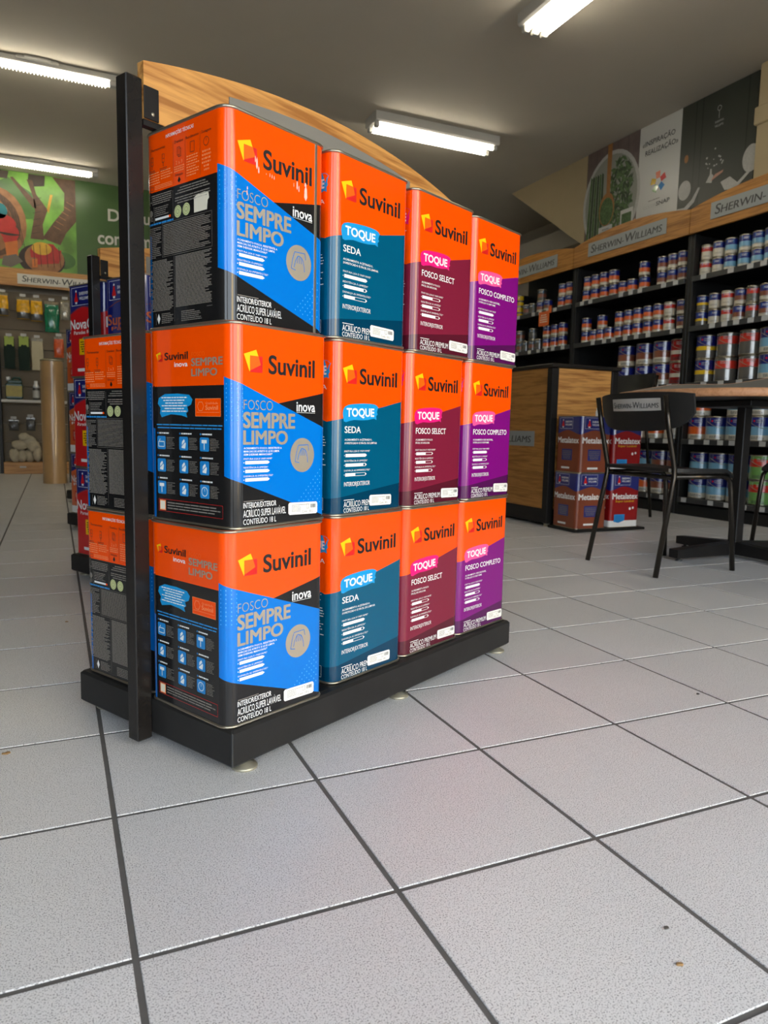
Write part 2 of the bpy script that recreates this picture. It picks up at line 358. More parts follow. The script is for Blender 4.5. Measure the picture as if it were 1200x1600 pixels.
def strip_lamp(xe, y, L, label):
    root = empty('strip_lamp', (K * xe, K * y, K * CEIL), 0, label, 'lamp', 'louvred strip lamps')
    MB().box(-L, -0.05, -0.05, 0, 0.05, -0.004, 'lamp_body', 0.006).build('housing', root)
    MB().box(-L + 0.03, -0.030, -0.085, -0.07, 0.030, -0.051, 'louver', 0.008).build('diffuser', root)
    mb = MB(); n = int(L / 0.0262)
    for k in range(n):
        x = -L + 0.05 + k * 0.0262
        if x < -0.085: mb.prism([(x, -0.085), (x + 0.013, -0.085), (x + 0.0065, -0.099)], 'y', -0.029, 0.029, 'louver')
    mb.build('louvre', root)
    MB().box(-0.068, -0.034, -0.092, 0, 0.034, -0.051, 'lamp_body', 0.006).build('end_cap', root)
    MB().box(-0.78, -0.075, -0.03, -0.46, -0.052, -0.004, 'lamp_body', 0.008).box(-0.72, -0.09, -0.02, -0.52, -0.052, -0.004, 'lamp_body', 0.006).build('bracket', root)
strip_lamp(0.50, 6.16, 1.7, 'bright louvred strip lamp at upper left beside the black post')
strip_lamp(0.47, 8.72, 1.7, 'louvred strip lamp just in front of the green mural')

# ------------------------------------------------------------------ square 18 litre cans
CW, CH, CR = 0.236, 0.3495, 0.022
ARC = math.pi * CR / 2
def can_pos(k, u, off=0.0):
    """face k (0:-y 1:+x 2:+y 3:-x); u is the planar distance from the face's left end, running past the ends round the corners"""
    h = CW / 2
    if u < CR: t = (u - CR) / CR; x, y, nx, ny = -h + CR + math.sin(t) * CR, -h + CR - math.cos(t) * CR, math.sin(t), -math.cos(t)
    elif u > CW - CR: t = (u - CW + CR) / CR; x, y, nx, ny = h - CR + math.sin(t) * CR, -h + CR - math.cos(t) * CR, math.sin(t), -math.cos(t)
    else: x, y, nx, ny = -h + u, -h, 0, -1
    x += nx * off; y += ny * off
    for _ in range(k): x, y = -y, x
    return x, y
def can_map(k, z=0.0):
    def fn(u, v, layer): x, y = can_pos(k, u, 0.00022 * layer); return (x, y, v + z)
    return fn
def can_body(zones):
    """zones: list of (face, u0, u1, breaks, layers(u) -> [(v0, v1, material)])"""
    mb = MB(1.0)
    for k, u0, u1, br, fn in zones:
        us = {u0, u1, *[b for b in br if u0 < b < u1]}
        for a, b in ((CR - ARC, CR), (CW - CR, CW - CR + ARC)):
            for i in range(7):
                q = a + (b - a) * i / 6
                if u0 <= q <= u1: us.add(q)
        for q in (CR + 0.0012, CW - CR - 0.0012):
            if u0 < q < u1: us.add(q)
        us = sorted(us)
        for a, b in zip(us, us[1:]):
            if b - a < 1e-6: continue
            e = (b - a) * 1e-4; la, lb = fn(a + e), fn(b - e)
            (xa, ya), (xb, yb) = can_pos(k, a), can_pos(k, b)
            for (p0, p1, m), (q0, q1, _) in zip(la, lb):
                if p1 - p0 < 1e-6 and q1 - q0 < 1e-6: continue
                mb.add([(xa, ya, p0), (xb, yb, q0), (xb, yb, q1), (xa, ya, p1)], [(0, 1, 2, 3)], m, True)
    # weld so the rounded corners shade smoothly
    key = {}; remap = []; nv = []
    for v in mb.v:
        kk = tuple(round(c, 5) for c in v)
        if kk not in key: key[kk] = len(nv); nv.append(v)
        remap.append(key[kk])
    mb.v = nv; mb.f = [[remap[i] for i in f] for f in mb.f]
    keep = [i for i, f in enumerate(mb.f) if len(set(f)) >= 3]
    mb.f = [list(dict.fromkeys(mb.f[i])) for i in keep]; mb.m = [mb.m[i] for i in keep]; mb.smooth = [True] * len(keep)
    return mb
def ring_outline(off, seg=6):
    pts = []
    for k in range(4):
        for i in range(seg + 1): pts.append(can_pos(k, CW - CR + ARC * i / seg, off))
    return pts
def rim_mesh(z0, z1):
    mb = MB(1.0); n = len(ring_outline(0)); prof = [(0.0, z0), (0.0022, z0 + 0.0006), (0.003, (z0 + z1) / 2), (0.0022, z1 - 0.0006), (-0.001, z1), (-0.004, z1), (-0.0045, z0)]
    for o, z in prof: mb.v += [(x, y, z) for x, y in ring_outline(o)]
    mb.mi('tin')
    for j in range(len(prof)):
        j2 = (j + 1) % len(prof)
        for k in range(n): mb.f.append([j * n + k, j * n + (k + 1) % n, j2 * n + (k + 1) % n, j2 * n + k]); mb.m.append(0); mb.smooth.append(True)
    return mb.mesh('rim')
RIM_B = rim_mesh(0.0, 0.0052); RIM_T = rim_mesh(CH - 0.0052, CH)
def lid_mesh():
    mb = MB(1.0); o = ring_outline(-0.003); n = len(o)
    mb.add([(x, y, CH - 0.008) for x, y in o], [tuple(range(n))], 'tin'); mb.add([(x, y, 0.004) for x, y in o], [tuple(range(n))[::-1]], 'tin')
    mb.lathe([(0.05, CH - 0.008), (0.05, CH - 0.003), (0.044, CH - 0.002), (0.04, CH - 0.005), (0.001, CH - 0.005)], 'tin', 24)
    return mb.mesh('lid')
LID = lid_mesh()
def sticker_mesh(face, u, v, w=0.077, h=0.0225, slope=-0.03):
    A = Art(); c = 0.003
    pts = [(0, c), (c, 0), (w - c, 0), (w, c), (w, h - c), (w - c, h), (c, h), (0, h - c)]
    A.poly(pts, 'sticker', 0)
    A.rect(0.008, h - 0.005, w * 0.62, h - 0.0042, 'grey_print', 1); A.lines(0.008, w * 0.42, 0.005, h - 0.006, 5, 'grey_print', 1, 0.35, 0.3, 5)
    rnd = random.Random(3); x = w * 0.75
    while x < w - 0.006: ww = rnd.uniform(0.0004, 0.0013); A.rect(x, 0.0115, x + ww, h - 0.004, 'ink_print', 1); x += ww + rnd.uniform(0.0005, 0.0011)
    A.frame(w * 0.62, 0.0105, w * 0.7, h - 0.004, 0.0007, 'grey_print', 1)
    A.text('Cont. 18 L', w * 0.46, 0.003, 0.0045, 'grey_print', w * 0.84, 0, 1)
    mb = MB(1.0)
    def fn(a, b, layer): x, y = can_pos(face, u + a, 0.0011 + 0.0002 * layer); return (x, y, v + b + a * slope)
    A.lay(mb, fn)
    return mb.mesh('price_sticker')
def logo(A, u, v, s, sy=None):
    sy = sy or s; q = lambda a, b: (u + a * s, v + b * sy)
    A.poly([q(0, .76), q(.66, 1), q(.93, .32), q(.30, .02)], 'yellow', 2)
    A.poly([q(.32, .72), q(1, .72), q(1, .0), q(.32, .0)], 'logo_red', 3)
    A.poly([q(.32, .72), q(.775, .72), q(.90, .34), q(.32, .06)], 'logo_orange', 4)
def pencil(A, u, v, w, h, fill, m='white_print'):
    A.rect(u, v, u + w * fill, v + h, m, 2)
    if fill < 1:
        A.line((u + w * fill, v + 0.0004), (u + w, v + 0.0004), 0.0008, m, 2); A.line((u + w * fill, v + h - 0.0004), (u + w, v + h - 0.0004), 0.0008, m, 2)
    A.poly([(u + w, v), (u + w + 0.005, v + h / 2), (u + w, v + h)], m, 2); A.disc(u - 0.003, v + h / 2, 0.001, m, 2, 8)
# --- blue and black matt cans
SPL = 0.105
def fosco_front(u):
    T = 0.254 - 0.345 * u; Lo = max(0.0, 0.087 - 0.345 * u); O = T if u < SPL else (0.254 - 0.345 * SPL) + (u - SPL) * 0.2
    return [(0, Lo, 'ink'), (Lo, T, 'blue'), (T, O, 'ink'), (O, CH, 'orange')]
def side_flat(u): return [(0, 0.2445, 'ink'), (0.2445, CH, 'orange')]
FOSCO = can_body([(0, CR - ARC, CW - CR + ARC, (SPL, 0.2521), fosco_front), (2, CR - ARC, CW - CR + ARC, (SPL, 0.2521), fosco_front), (1, CR, CW - CR, (), side_flat), (3, CR, CW - CR, (), side_flat)]).mesh('can_body')
def fosco_front_art():
    A = Art(); logo(A, 0.024, 0.268, 0.042, 0.038)
    A.text('Suvinil', 0.080, 0.2685, 0.0305, 'ink_print', 0.197, 0.022, 3, res=5)
    A.text('inova', 0.150, 0.2055, 0.0175, 'white_print', 0.199, 0.012); A.rect(0.150, 0.2030, 0.199, 0.2036, 'white_print', 2)
    A.text('FOSCO', 0.0235, 0.2045, 0.0165, 'silver_print', 0.091, -0.012, 2, res=5)
    A.text('SEMPRE', 0.0235, 0.1742, 0.0255, 'silver_print', 0.145, 0, 2, res=4, fat=.055); A.text('LIMPO', 0.0235, 0.146, 0.0228, 'silver_print', 0.127, 0, 2, res=4, fat=.055)
    for k, (t, e) in enumerate((('ACABAMENTO FOSCO, RESISTENTE A', .113), ('MARCAS DE ATRITO E QUE LIMPA', .107), ('SEM DEIXAR MANCHAS*', .090))): A.text(t, 0.0235, 0.1375 - 0.0054 * k, 0.0033, 'white_print', e, 0.01, res=1)
    for k, (t, e) in enumerate((('PINTURA LISA E UNIFORME*', .090), ('RESISTÊNCIA À LIMPEZA*', .080), ('DISFARÇA AS IMPERFEIÇÕES*', .092))):
        A.text(t, 0.0235, 0.1195 - 0.0148 * k, 0.0029, 'white_print', e, res=1); pencil(A, 0.027, 0.1118 - 0.0148 * k, 0.052, 0.0056, 1)
    cx, cy = 0.166, 0.1255; A.disc(cx, cy, 0.0315, 'silver_print', 2, 32)
    # cloth and wiping hand drawn in the round mark
    cl = [(-.016, .004), (-.011, .018), (.015, .019), (.017, .008)]; hd = [(-.012, -.009), (-.009, .002), (-.003, .012), (.001, .012), (.006, .010), (.010, .006), (.013, -.004), (.014, -.014)]
    for P in (cl, hd):
        for a, b in zip(P, P[1:]): A.line((cx + a[0], cy + a[1]), (cx + b[0], cy + b[1]), 0.0013, 'blue', 3)
    A.line((cx - .016, cy + .004), (cx - .019, cy - .012), 0.0013, 'blue', 3); A.line((cx - .019, cy - .012), (cx - .008, cy - .014), 0.0013, 'blue', 3)
    for dx in (-.004, .001, .006): A.line((cx + dx, cy - .001), (cx + dx + .001, cy + .011), 0.0011, 'blue', 3)
    A.rect(0.0235, 0.0475, 0.07, 0.0488, 'grey_print', 2)
    A.text('INTERIOR/EXTERIOR', 0.0225, 0.0365, 0.0092, 'white_print', 0.100, 0.004); A.text('ACRÍLICO SUPER LAVÁVEL', 0.0225, 0.0207, 0.0122, 'white_print', 0.124); A.text('CONTEÚDO 18 L', 0.0225, 0.0078, 0.0094, 'white_print', 0.100)
    rnd = random.Random(5)
    for i in range(9):
        for j in range(16):          # fine dotted screen fading in from two corners
            u = 0.120 + i * 0.0125 + (j % 2) * 0.006; v = 0.028 + j * 0.0062
            if u < 0.214 and 0.089 - 0.345 * u + 0.004 < v < 0.108 - 0.9 * (0.22 - u) : A.rect(u, v, u + 0.0016, v + 0.0022, 'blue_light', 1)
    for i in range(4):
        for j in range(9):
            u = -0.008 + i * 0.0095; v = 0.185 + j * 0.0075
            if v < 0.250 - 0.345 * u: A.rect(u, v, u + 0.0016, v + 0.0022, 'blue_light', 1)
    return A
def tech_art():
    A = Art()
    A.text('INFORMAÇÕES TÉCNICAS', 0.07, 0.3295, 0.0058, 'white_print', 0.151, 0.01, res=2)
    for u in (0.091, 0.126, 0.168): A.rect(u, 0.249, u + 0.0005, 0.319, 'ink_print', 1)
    for t, a, b in (('Ferramentas', .026, .068), ('Demãos', .096, .121), ('Rendimento', .129, .165), ('Secagem', .172, .199)): A.text(t, a, 0.3145, 0.0048, 'ink_print', b, 0.006, res=1)
    for u, v in ((.024, .291), (.058, .291)):
        A.frame(u, v, u + 0.006, v + 0.014, 0.0009, 'ink_print'); A.rect(u + 0.0025, v - 0.007, u + 0.0036, v, 'ink_print'); A.rect(u, v + 0.006, u + .006, v + 0.0068, 'ink_print'); A.lines(u - .008, u + .014, v - .014, v - .008, 2, 'ink_print', 1, .4, .3, int(u * 999), True)
    A.frame(.103, .294, .111, .307, .0008, 'ink_print'); A.frame(.106, .291, .114, .304, .0008, 'ink_print')
    A.frame(.141, .291, .152, .308, .0009, 'ink_print'); A.ring(.185, .300, .0075, .001, 'ink_print', 1, 14); A.line((.185, .300), (.185, .305), .0008, 'ink_print')
    A.text('2 a 3', .099, .279, .0062, 'orange_print', .118, res=1); A.lines(.094, .123, .266, .277, 3, 'orange_print', 1, .45, .2, 3)
    A.text('Diluição', .097, .2595, .0042, 'ink_print', .120, .004, res=1); A.poly([(.108, .2585), (.1125, .2515), (.108, .2475), (.1035, .2515)], 'ink_print', 1)
    A.lines(.012, .050, .257, .279, 5, 'orange_print', 1, .42, .3, 9); A.lines(.053, .088, .262, .279, 4, 'orange_print', 1, .42, .4, 10)
    A.lines(.130, .165, .252, .288, 8, 'orange_print', 1, .42, .35, 11); A.lines(.173, .198, .252, .288, 6, 'orange_print', 1, .5, .5, 12, True)
    A.frame(.020, .2475, .030, .254, .0008, 'ink_print'); A.lines(.034, .088, .2475, .2555, 3, 'orange_print', 1, .4, .5, 13)
    # black half
    A.lines(.012, .085, .222, .240, 5, 'grey_print', 1, .5, .3, 14, True); A.rect(.0885, .190, .089, .238, 'grey_print'); A.lines(.096, .196, .228, .241, 3, 'grey_print', 1, .45, .3, 15, True); A.lines(.094, .196, .212, .225, 3, 'grey_print', 1, .45, .2, 16, True)
    A.frame(.012, .192, .031, .218, .0009, 'grey_print'); A.disc(.021, .208, .006, 'grey_print', 1, 10); A.lines(.015, .028, .194, .202, 3, 'grey_print', 1, .5, .1, 2)
    A.lines(.034, .080, .201, .218, 5, 'grey_print', 1, .45, .4, 17); A.rect(.034, .1945, .076, .1985, 'white_print'); A.rect(.076, .1945, .082, .1985, 'orange')
    for u in (.103, .128): A.disc(u, .200, .0105, 'eco_green', 1, 18); A.ring(u, .200, .0085, .0008, 'grey_print', 2, 14); A.ring(u, .200, .0045, .001, 'grey_print', 2, 10)
    A.poly([(.150, .190), (.186, .190), (.188, .205), (.192, .208), (.190, .218), (.180, .220), (.160, .219), (.150, .215)], 'cream', 1)
    A.lines(.012, .09, .1865, .191, 1, 'blue_print', 1, .7, .1, 4)
    A.frame(.055, .128, .199, .186, .0005, 'grey_print'); A.lines(.011, .052, .128, .183, 17, 'grey_print', 1, .5, .5, 18); A.lines(.058, .196, .130, .184, 19, 'grey_print', 1, .5, .25, 19)
    A.rect(.090, .012, .0905, .126, 'grey_print'); A.lines(.011, .087, .033, .124, 36, 'grey_print', 1, .6, .3, 20); A.lines(.094, .198, .036, .125, 38, 'grey_print', 1, .6, .2, 21)
    A.rect(.011, .0305, .199, .0311, 'grey_print'); A.frame(.011, .010, .033, .029, .0007, 'grey_print'); A.poly([(.041, .010), (.046, .0195), (.041, .029), (.036, .0195)], 'sticker', 1)
    A.lines(.050, .087, .010, .029, 6, 'grey_print', 1, .5, .3, 22); A.lines(.110, .170, .010, .029, 6, 'grey_print', 1, .5, .4, 23)
    return A
def steps_art():
    A = Art(); logo(A, .028, .289, .019, .017)
    A.text('Suvinil', .053, .2912, .0125, 'ink_print', .120, .02, 3); A.text('inova', .081, .2785, .0085, 'white_print', .1186, .012)
    A.text('FOSCO', .130, .2948, .007, 'logo_orange', .165, -.01); A.text('SEMPRE', .129, .2785, .0125, 'silver_print', .211, 0, fat=.055); A.text('LIMPO', .129, .261, .0122, 'silver_print', .197, 0, fat=.055)
    A.poly([(.031, .214), (.034, .224), (.052, .231), (.090, .2315), (.122, .229), (.131, .221), (.127, .212), (.116, .208), (.119, .201), (.113, .197), (.116, .1895), (.100, .193), (.070, .195), (.042, .1895), (.037, .197), (.039, .206)], 'brush_blue', 1)
    A.lines(.042, .116, .198, .227, 6, 'white_print', 2, .4, .35, 31, True)
    A.rect(.139, .192, .206, .222, 'orange', 1); A.frame(.139, .192, .206, .222, .0006, 'orange_print', 2); A.text('Qualidade', .166, .2125, .0042, 'orange_print', .199, 0, res=1); A.text('Suvinil', .166, .203, .0075, 'orange_print', .199, .012); A.rect(.142, .1985, .203, .1991, 'orange_print', 2); A.ring(.153, .209, .009, .001, 'orange_print', 2, 6)
    A.lines(.027, .210, .168, .179, 2, 'blue_print', 1, .4, .1, 32, True)
    for r in range(3):
        for c in range(3):
            u = (.028, .0926, .150)[c]; v = .1315 - .041 * r
            A.poly([(u + .002, v), (u + .023, v), (u + .025, v + .002), (u + .025, v + .022), (u + .023, v + .024), (u + .002, v + .024), (u, v + .022), (u, v + .002)], 'icon_blue', 1)
            k = r * 3 + c
            if k == 8: A.ring(u + .0125, v + .012, .0085, .0014, 'white_print', 2, 16); A.line((u + .0125, v + .012), (u + .0125, v + .018), .001, 'white_print', 2)
            elif k in (2, 6): A.rect(u + .005, v + .014, u + .019, v + .02, 'white_print', 2); A.rect(u + .011, v + .003, u + .013, v + .014, 'white_print', 2)
            elif k == 0: A.frame(u + .004, v + .005, u + .021, v + .014, .0016, 'white_print', 2); A.line((u + .006, v + .014), (u + .009, v + .019), .0016, 'white_print', 2)
            else:
                A.poly([(u + .007, v + .004), (u + .017, v + .003), (u + .019, v + .012), (u + .014, v + .02), (u + .008, v + .015)], 'white_print', 2); A.line((u + .008, v + .008), (u + .018, v + .016), .0016, 'icon_blue', 3)
            A.disc(u + .002, v + .0295, .0018, 'icon_blue', 1, 8); A.lines(u + .006, u + .036, v + .0278, v + .0312, 1, 'white_print', 1, .75, .3, 40 + k); A.lines(u + .028, u + .051, v + .001, v + .023, 8, 'grey_print', 1, .4, .4, 60 + k)
    A.frame(.030, .018, .210, .040, .0006, 'logo_red', 1); A.rect(.033, .0195, .051, .0385, 'orange_print', 1); A.rect(.035, .0215, .049, .0365, 'cream', 2)
    A.lines(.056, .205, .022, .037, 3, 'grey_print', 1, .4, .25, 33)
    return A
mb = MB(1.0); fa = fosco_front_art(); fa.lay(mb, can_map(0)); fa.lay(mb, can_map(2)); tech_art().lay(mb, can_map(3)); steps_art().lay(mb, can_map(1))
FOSCO_PRINT = mb.mesh('label_print')
mb = MB(1.0)     # soldered side seam
for a, b, o in ((0.2050, 0.2105, 0.0016),):
    vs = []
    for u, oo in ((a, 0), (a + 0.0008, o), (b - 0.0008, o), (b, 0)):
        x, y = can_pos(0, u, oo); vs += [(x, y, 0.004), (x, y, CH - 0.004)]
    mb.add(vs, [(0, 2, 3, 1), (2, 4, 5, 3), (4, 6, 7, 5)], 'tin')
SEAM = mb.mesh('seam')
STICK_F = sticker_mesh(0, .130, .0165); STICK_F2 = sticker_mesh(2, .130, .0165)
# --- satin and matt cans in teal, maroon and purple
def toque_zone(m, md):
    front = lambda u: [(0, 0.0365 + 0.1 * u, md), (0.0365 + 0.1 * u, 0.191 + 0.205 * u, m), (0.191 + 0.205 * u, CH, 'orange')]
    ue, us = CW - CR + ARC, CR - ARC
    d0, d1, b0, b1 = 0.0365 + 0.1 * ue, 0.0365 + 0.1 * us, 0.191 + 0.205 * ue, 0.191 + 0.205 * us
    def side(u): t = (u - CR) / (CW - 2 * CR); d = d0 + (d1 - d0) * t; b = b0 + (b1 - b0) * t; return [(0, d, md), (d, b, m), (b, CH, 'orange')]
    return can_body([(0, us, ue, (), front), (2, us, ue, (), front), (1, CR, CW - CR, (), side), (3, CR, CW - CR, (), side)]).mesh('can_body')
def brush(A, u, v, w, h, m):
    p = [(.0, .18), (-.015, .42), (.0, .66), (.05, .80), (.14, .90), (.32, .97), (.55, 1.02), (.76, 1.03), (.90, 1.0), (.97, .93), (1.0, .84), (1.02, .88), (.985, .72), (.97, .56), (.99, .44), (.95, .34), (.96, .12), (.88, .19), (.7, .10), (.5, .07), (.3, .08), (.18, .02), (.08, -.06), (.02, -.02)]
    A.poly([(u + a * w, v + (b * h)) for a, b in p], m, 1)
def toque_art(m, name, nend, l2, bars):
    A = Art(); logo(A, .021, .265, .043, .038); A.text('Suvinil', .074, .2665, .030, 'ink_print', .202, .018, 3, res=5)
    brush(A, .024, .1905, .113, .036, m); A.text('TOQUE', .034, .2000, .0158, 'white_print', .124, .03, 2, .02)
    A.text(name, .029, .1672, .0128, 'white_print', nend, 0, fat=.02)
    A.text(l2[0], .029, .1515, .0040, 'white_print', l2[2], .012, res=1); A.text(l2[1], .029, .1445, .0040, 'white_print', l2[3], .012, res=1)
    for k, (t, e) in enumerate((('PINTURA LISA E UNIFORME*', .112), ('RESISTÊNCIA À LIMPEZA*', .104), ('DISFARÇA AS IMPERFEIÇÕES*', .113))):
        A.text(t, .029, .1285 - .0195 * k, .0036, 'white_print', e, res=1); pencil(A, .0325, .1185 - .0195 * k, .064, .0065, bars[k])
    A.text('INTERIOR|EXTERIOR', .029, .0595, .0086, 'white_print', .113); A.rect(.029, .031, .062, .0322, 'white_print', 2)
    A.text('ACRÍLICO PREMIUM', .029, .0172, .0115, 'white_print', .136); A.text('CONTEÚDO 18 L', .029, .0062, .0088, 'white_print', .112)
    return A
def toque_side(m, m2):
    A = Art(); brush(A, .143, .268, .078, .040, m); A.text('TOQUE', .152, .281, .016, 'white_print', .212, .03, 2)
    A.text(m2, .165, .252, .009, 'white_print', .213); A.lines(.12, .212, .10, .20, 18, 'white_print', 1, .3, .5, 6); A.frame(.14, .012, .206, .036, .0007, 'white_print', 1)
    A.lines(.02, .11, .04, .18, 26, 'white_print', 1, .3, .4, 8); A.lines(.145, .20, .016, .03, 3, 'white_print', 1, .4, .3, 7)
    return A
TOQ = {}
for key, m, md, bc, nm, ne, l2, bars, sst in (
        ('teal', 'teal', 'teal_dark', 'brush_blue', 'SEDA', .080, ('ACABAMENTO ACETINADO,', 'SOFISTICADO E FÁCIL DE LIMPAR', .118, .135), (1, .9, .5), .112),
        ('maroon', 'maroon', 'maroon_dark', 'pink', 'FOSCO SELECT', .154, ('ACABAMENTO FOSCO', 'FÁCIL DE APLICAR', .098, .086), (.6, .6, .8), .140),
        ('purple', 'purple', 'purple_dark', 'pink_soft', 'FOSCO COMPLETO', .200, ('ACABAMENTO DESCARTÁVEL,', 'SUPER LISO E UNIFORME', .130, .108), (1, .7, .8), .140)):
    mb = MB(1.0); fa = toque_art(bc, nm, ne, l2, bars); fa.lay(mb, can_map(0)); fa.lay(mb, can_map(2))
    sd = toque_side(bc, nm.split()[-1]); sd.lay(mb, can_map(1)); sd.lay(mb, can_map(3))
    TOQ[key] = (toque_zone(m, md), mb.mesh('label_print'), sticker_mesh(0, sst, .0150))
# --- blue topped cans of the other maker
def wave_zone(top, low, base=None):
    def fn(u):
        t = (u + 0.02) / (CW + 0.02); b = 0.235 + 0.028 * math.sin(math.pi * min(max(t, 0), 1)) ** 2
        return ([(0, 0.045, base)] if base else [(0, 0.0, low)]) + [(0.045 if base else 0, b, low), (b, CH, top)]
    z = []
    br = [CR + (CW - 2 * CR) * k / 12 for k in range(13)]
    for k in range(4): z.append((k, CR - ARC / 2, CW - CR + ARC / 2, br, fn))
    return can_body(z).mesh('can_body')
def sw_mark(A, u0, v0, u1, v1):
    A.frame(u0, v0, u1, v1, .0016, 'white_print', 2); w = u1 - u0; h = v1 - v0
    cx = u0 + w * .25; A.disc(cx, v0 + h * .80, h * .07, 'white_print', 2, 10); A.poly([(cx - h * .13, v0 + h * .42), (cx + h * .13, v0 + h * .42), (cx + h * .05, v0 + h * .74), (cx - h * .05, v0 + h * .74)], 'logo_red', 2)
    A.poly([(cx - h * .2, v0 + h * .2), (cx + h * .2, v0 + h * .2), (cx + h * .16, v0 + h * .42), (cx - h * .16, v0 + h * .42)], 'logo_red', 2); A.rect(cx - h * .1, v0 + h * .08, cx + h * .1, v0 + h * .2, 'white_print', 2)
    A.text('SHERWIN', u0 + w * .42, v0 + h * .55, h * .17, 'white_print', u1 - w * .06, .02); A.text('WILLIAMS', u0 + w * .42, v0 + h * .28, h * .17, 'white_print', u1 - w * .06, .02)
def sw_can(title, tm, sub, subm, top, low, base=None, panel=None, arch=None, sofa=False):
    A = Art(); sw_mark(A, .03, .272, .155, .338)
    A.text(title, .016, .183, .036, tm, .218 if len(title) > 5 else .18, 0, fat=.04); A.text(sub, .04, .163, .013, subm, .19, .01)
    if panel: A.rect(*panel[:4], panel[4], 1); A.lines(panel[0] + .008, panel[2] - .008, panel[1] + .008, panel[3] - .008, 5, panel[5], 2, .45, .3, 3, True)
    if arch:
        for k in range(14):
            a, b = .0 + .236 * k / 14, .236 * (k + 1) / 14; g = lambda u: 0.2365 + 0.028 * math.sin(math.pi * min(max((u + .02) / .256, 0), 1)) ** 2
            A.poly([(a, g(a)), (b, g(b)), (b, g(b) + .003), (a, g(a) + .003)], arch, 1)
    if sofa:
        A.rect(.035, .045, .12, .085, 'blue_print', 1); A.poly([(.03, .04), (.07, .03), (.12, .045), (.10, .075), (.05, .08)], 'icon_blue', 2); A.disc(.16, .12, .009, 'white_print', 2, 12); A.disc(.185, .125, .008, 'white_print', 2, 12)
    A.rect(.06, .022, .14, .034, 'white_print', 2)
    mb = MB(1.0)
    for k in range(4): A.lay(mb, can_map(k))
    return wave_zone(top, low, base), mb.mesh('label_print'), None
SWC = {
    'nova': sw_can('NovaCor', 'white_print', 'Paredes Fosco', 'white_print', 'navy', 'sw_red', None, (.075, .085, .17, .145, 'yellow', 'ink_print'), 'brown'),
    'super': sw_can('Super', 'copper_print', 'Paint', 'copper_print', 'navy', 'navy', None, None, 'brown'),
    'metal_b': sw_can('Metalatex', 'white_print', 'Elastic', 'brown', 'navy', 'brown', None, (.06, .075, .16, .145, 'navy', 'grey_print')),
    'metal_r': sw_can('Metalatex', 'white_print', 'Super Lavável', 'shelf_yellow', 'navy', 'dkred', 'white_print', None, None, True),
    'orange': sw_can('NovaCor', 'white_print', 'Piso', 'white_print', 'navy', 'shelf_orange', 'white_print', (.05, .07, .18, .13, 'sw_red', 'cream')),
}
def square_can(loc, rz, body, prn, stick, label, group=None, seam=False, parent=None):
    root = empty('paint_can', loc, rz, label, 'paint can', group)
    inst('body', body, root); inst('label_print', prn, root); inst('bottom_rim', RIM_B, root); inst('top_rim', RIM_T, root); inst('lid', LID, root)
    if seam: inst('side_seam', SEAM, root)
    if stick: tag(inst('price_sticker', stick, root), 'white price sticker')
    return root

# ------------------------------------------------------------------ gondolas (metres)
GA = R(27.8804)
AX, BX = Vector((math.cos(GA), math.sin(GA), 0)), Vector((-math.sin(GA), math.cos(GA), 0))
GL, GD, ZB, ZT = 1.002, 0.495, 0.0204, 0.0884
def gpos(C, a, b, z): return Vector((C[0], C[1], 0)) + AX * a + BX * b + Vector((0, 0, z))
def gondola(C, label):
    root = empty('display_gondola', (C[0], C[1], 0), GA, label, 'display stand', 'herringbone display stands')
    mb = MB(1.0).box(0, 0, ZB, GL, GD, ZT, 'black_tray', 0.005); mb.build('base_tray', root)
    MB(1.0).box(-0.0002, -0.0002, ZB + 0.004, 0.0016, 0.0016, ZT - 0.003, 'rail').build('corner_seam', root)
    MB(1.0).box(0.018, 0.018, ZT - 0.001, GL - 0.018, GD - 0.018, ZT + 0.0004, 'black_metal').build('tray_floor', root)
    for a in (0.050, 0.515, 0.972):
        for b in (0.026, GD - 0.026):
            f = MB(1.0).lathe([(0.0225, 0.0), (0.0245, 0.002), (0.0235, 0.0055), (0.015, 0.0075), (0.0135, 0.0105), (0.0065, 0.0105), (0.0065, ZB + 0.003)], 'steel', 20).build('levelling_foot', root); f.location = (a, b, 0)
    for a0, a1 in ((-0.034, -0.0015), (GL + 0.0015, GL + 0.034)):
        MB(1.0).box(a0, 0.231, 0.014, a1, 0.262, 1.2145, 'post_metal', 0.0026).build('post', root)
    for s, a in ((1, -0.0015), (-1, GL + 0.0015)):
        x0, x1 = sorted((a, a + s * 0.030)); br = MB(1.0).box(x0, 0.2255, 1.148, x1, 0.2285, 1.203, 'black_metal', 0.001).build('bracket', root)
        MB(1.0).lathe([(0.0001, -0.0015), (0.0025, -0.001), (0.0035, 0)], 'steel', 12, a + s * 0.017, 0.2255, 1.158, axis='y').build('screw', br)
    n = 24; top = [(GL * k / n, 1.246 + 0.059 * (1 - (2 * k / n - 1.02) ** 2)) for k in range(n + 1)]
    MB(1.0).prism([(0, 1.148)] + [(GL, 1.148)] + top[::-1], 'y', 0.2290, 0.2470, 'oak_x').build('header_board', root)
    MB(1.0).box(0.0, 0.231, 1.138, GL, 0.246, 1.148, 'black_metal').build('cross_rail', root)
    # dull grey name plate along the board
    n = 10; a0, a1 = 0.190, 0.785; arc = lambda a: 1.249 + 0.020 * (1 - (2 * (a - a0) / (a1 - a0) - 1) ** 2)
    MB(1.0).prism([(a0, 1.165), (a1, 1.165)] + [(a1 - (a1 - a0) * k / n, arc(a1 - (a1 - a0) * k / n)) for k in range(n + 1)], 'y', 0.2262, 0.2289, 'grey_plate').build('name_plate', root)
    MB(1.0).box(0.076, 0.217, 1.147, 0.083, 0.228, 1.160, 'sticker', 0.001).build('cable_clip', root)
    return root
C1 = (0.1967, 0.3828)
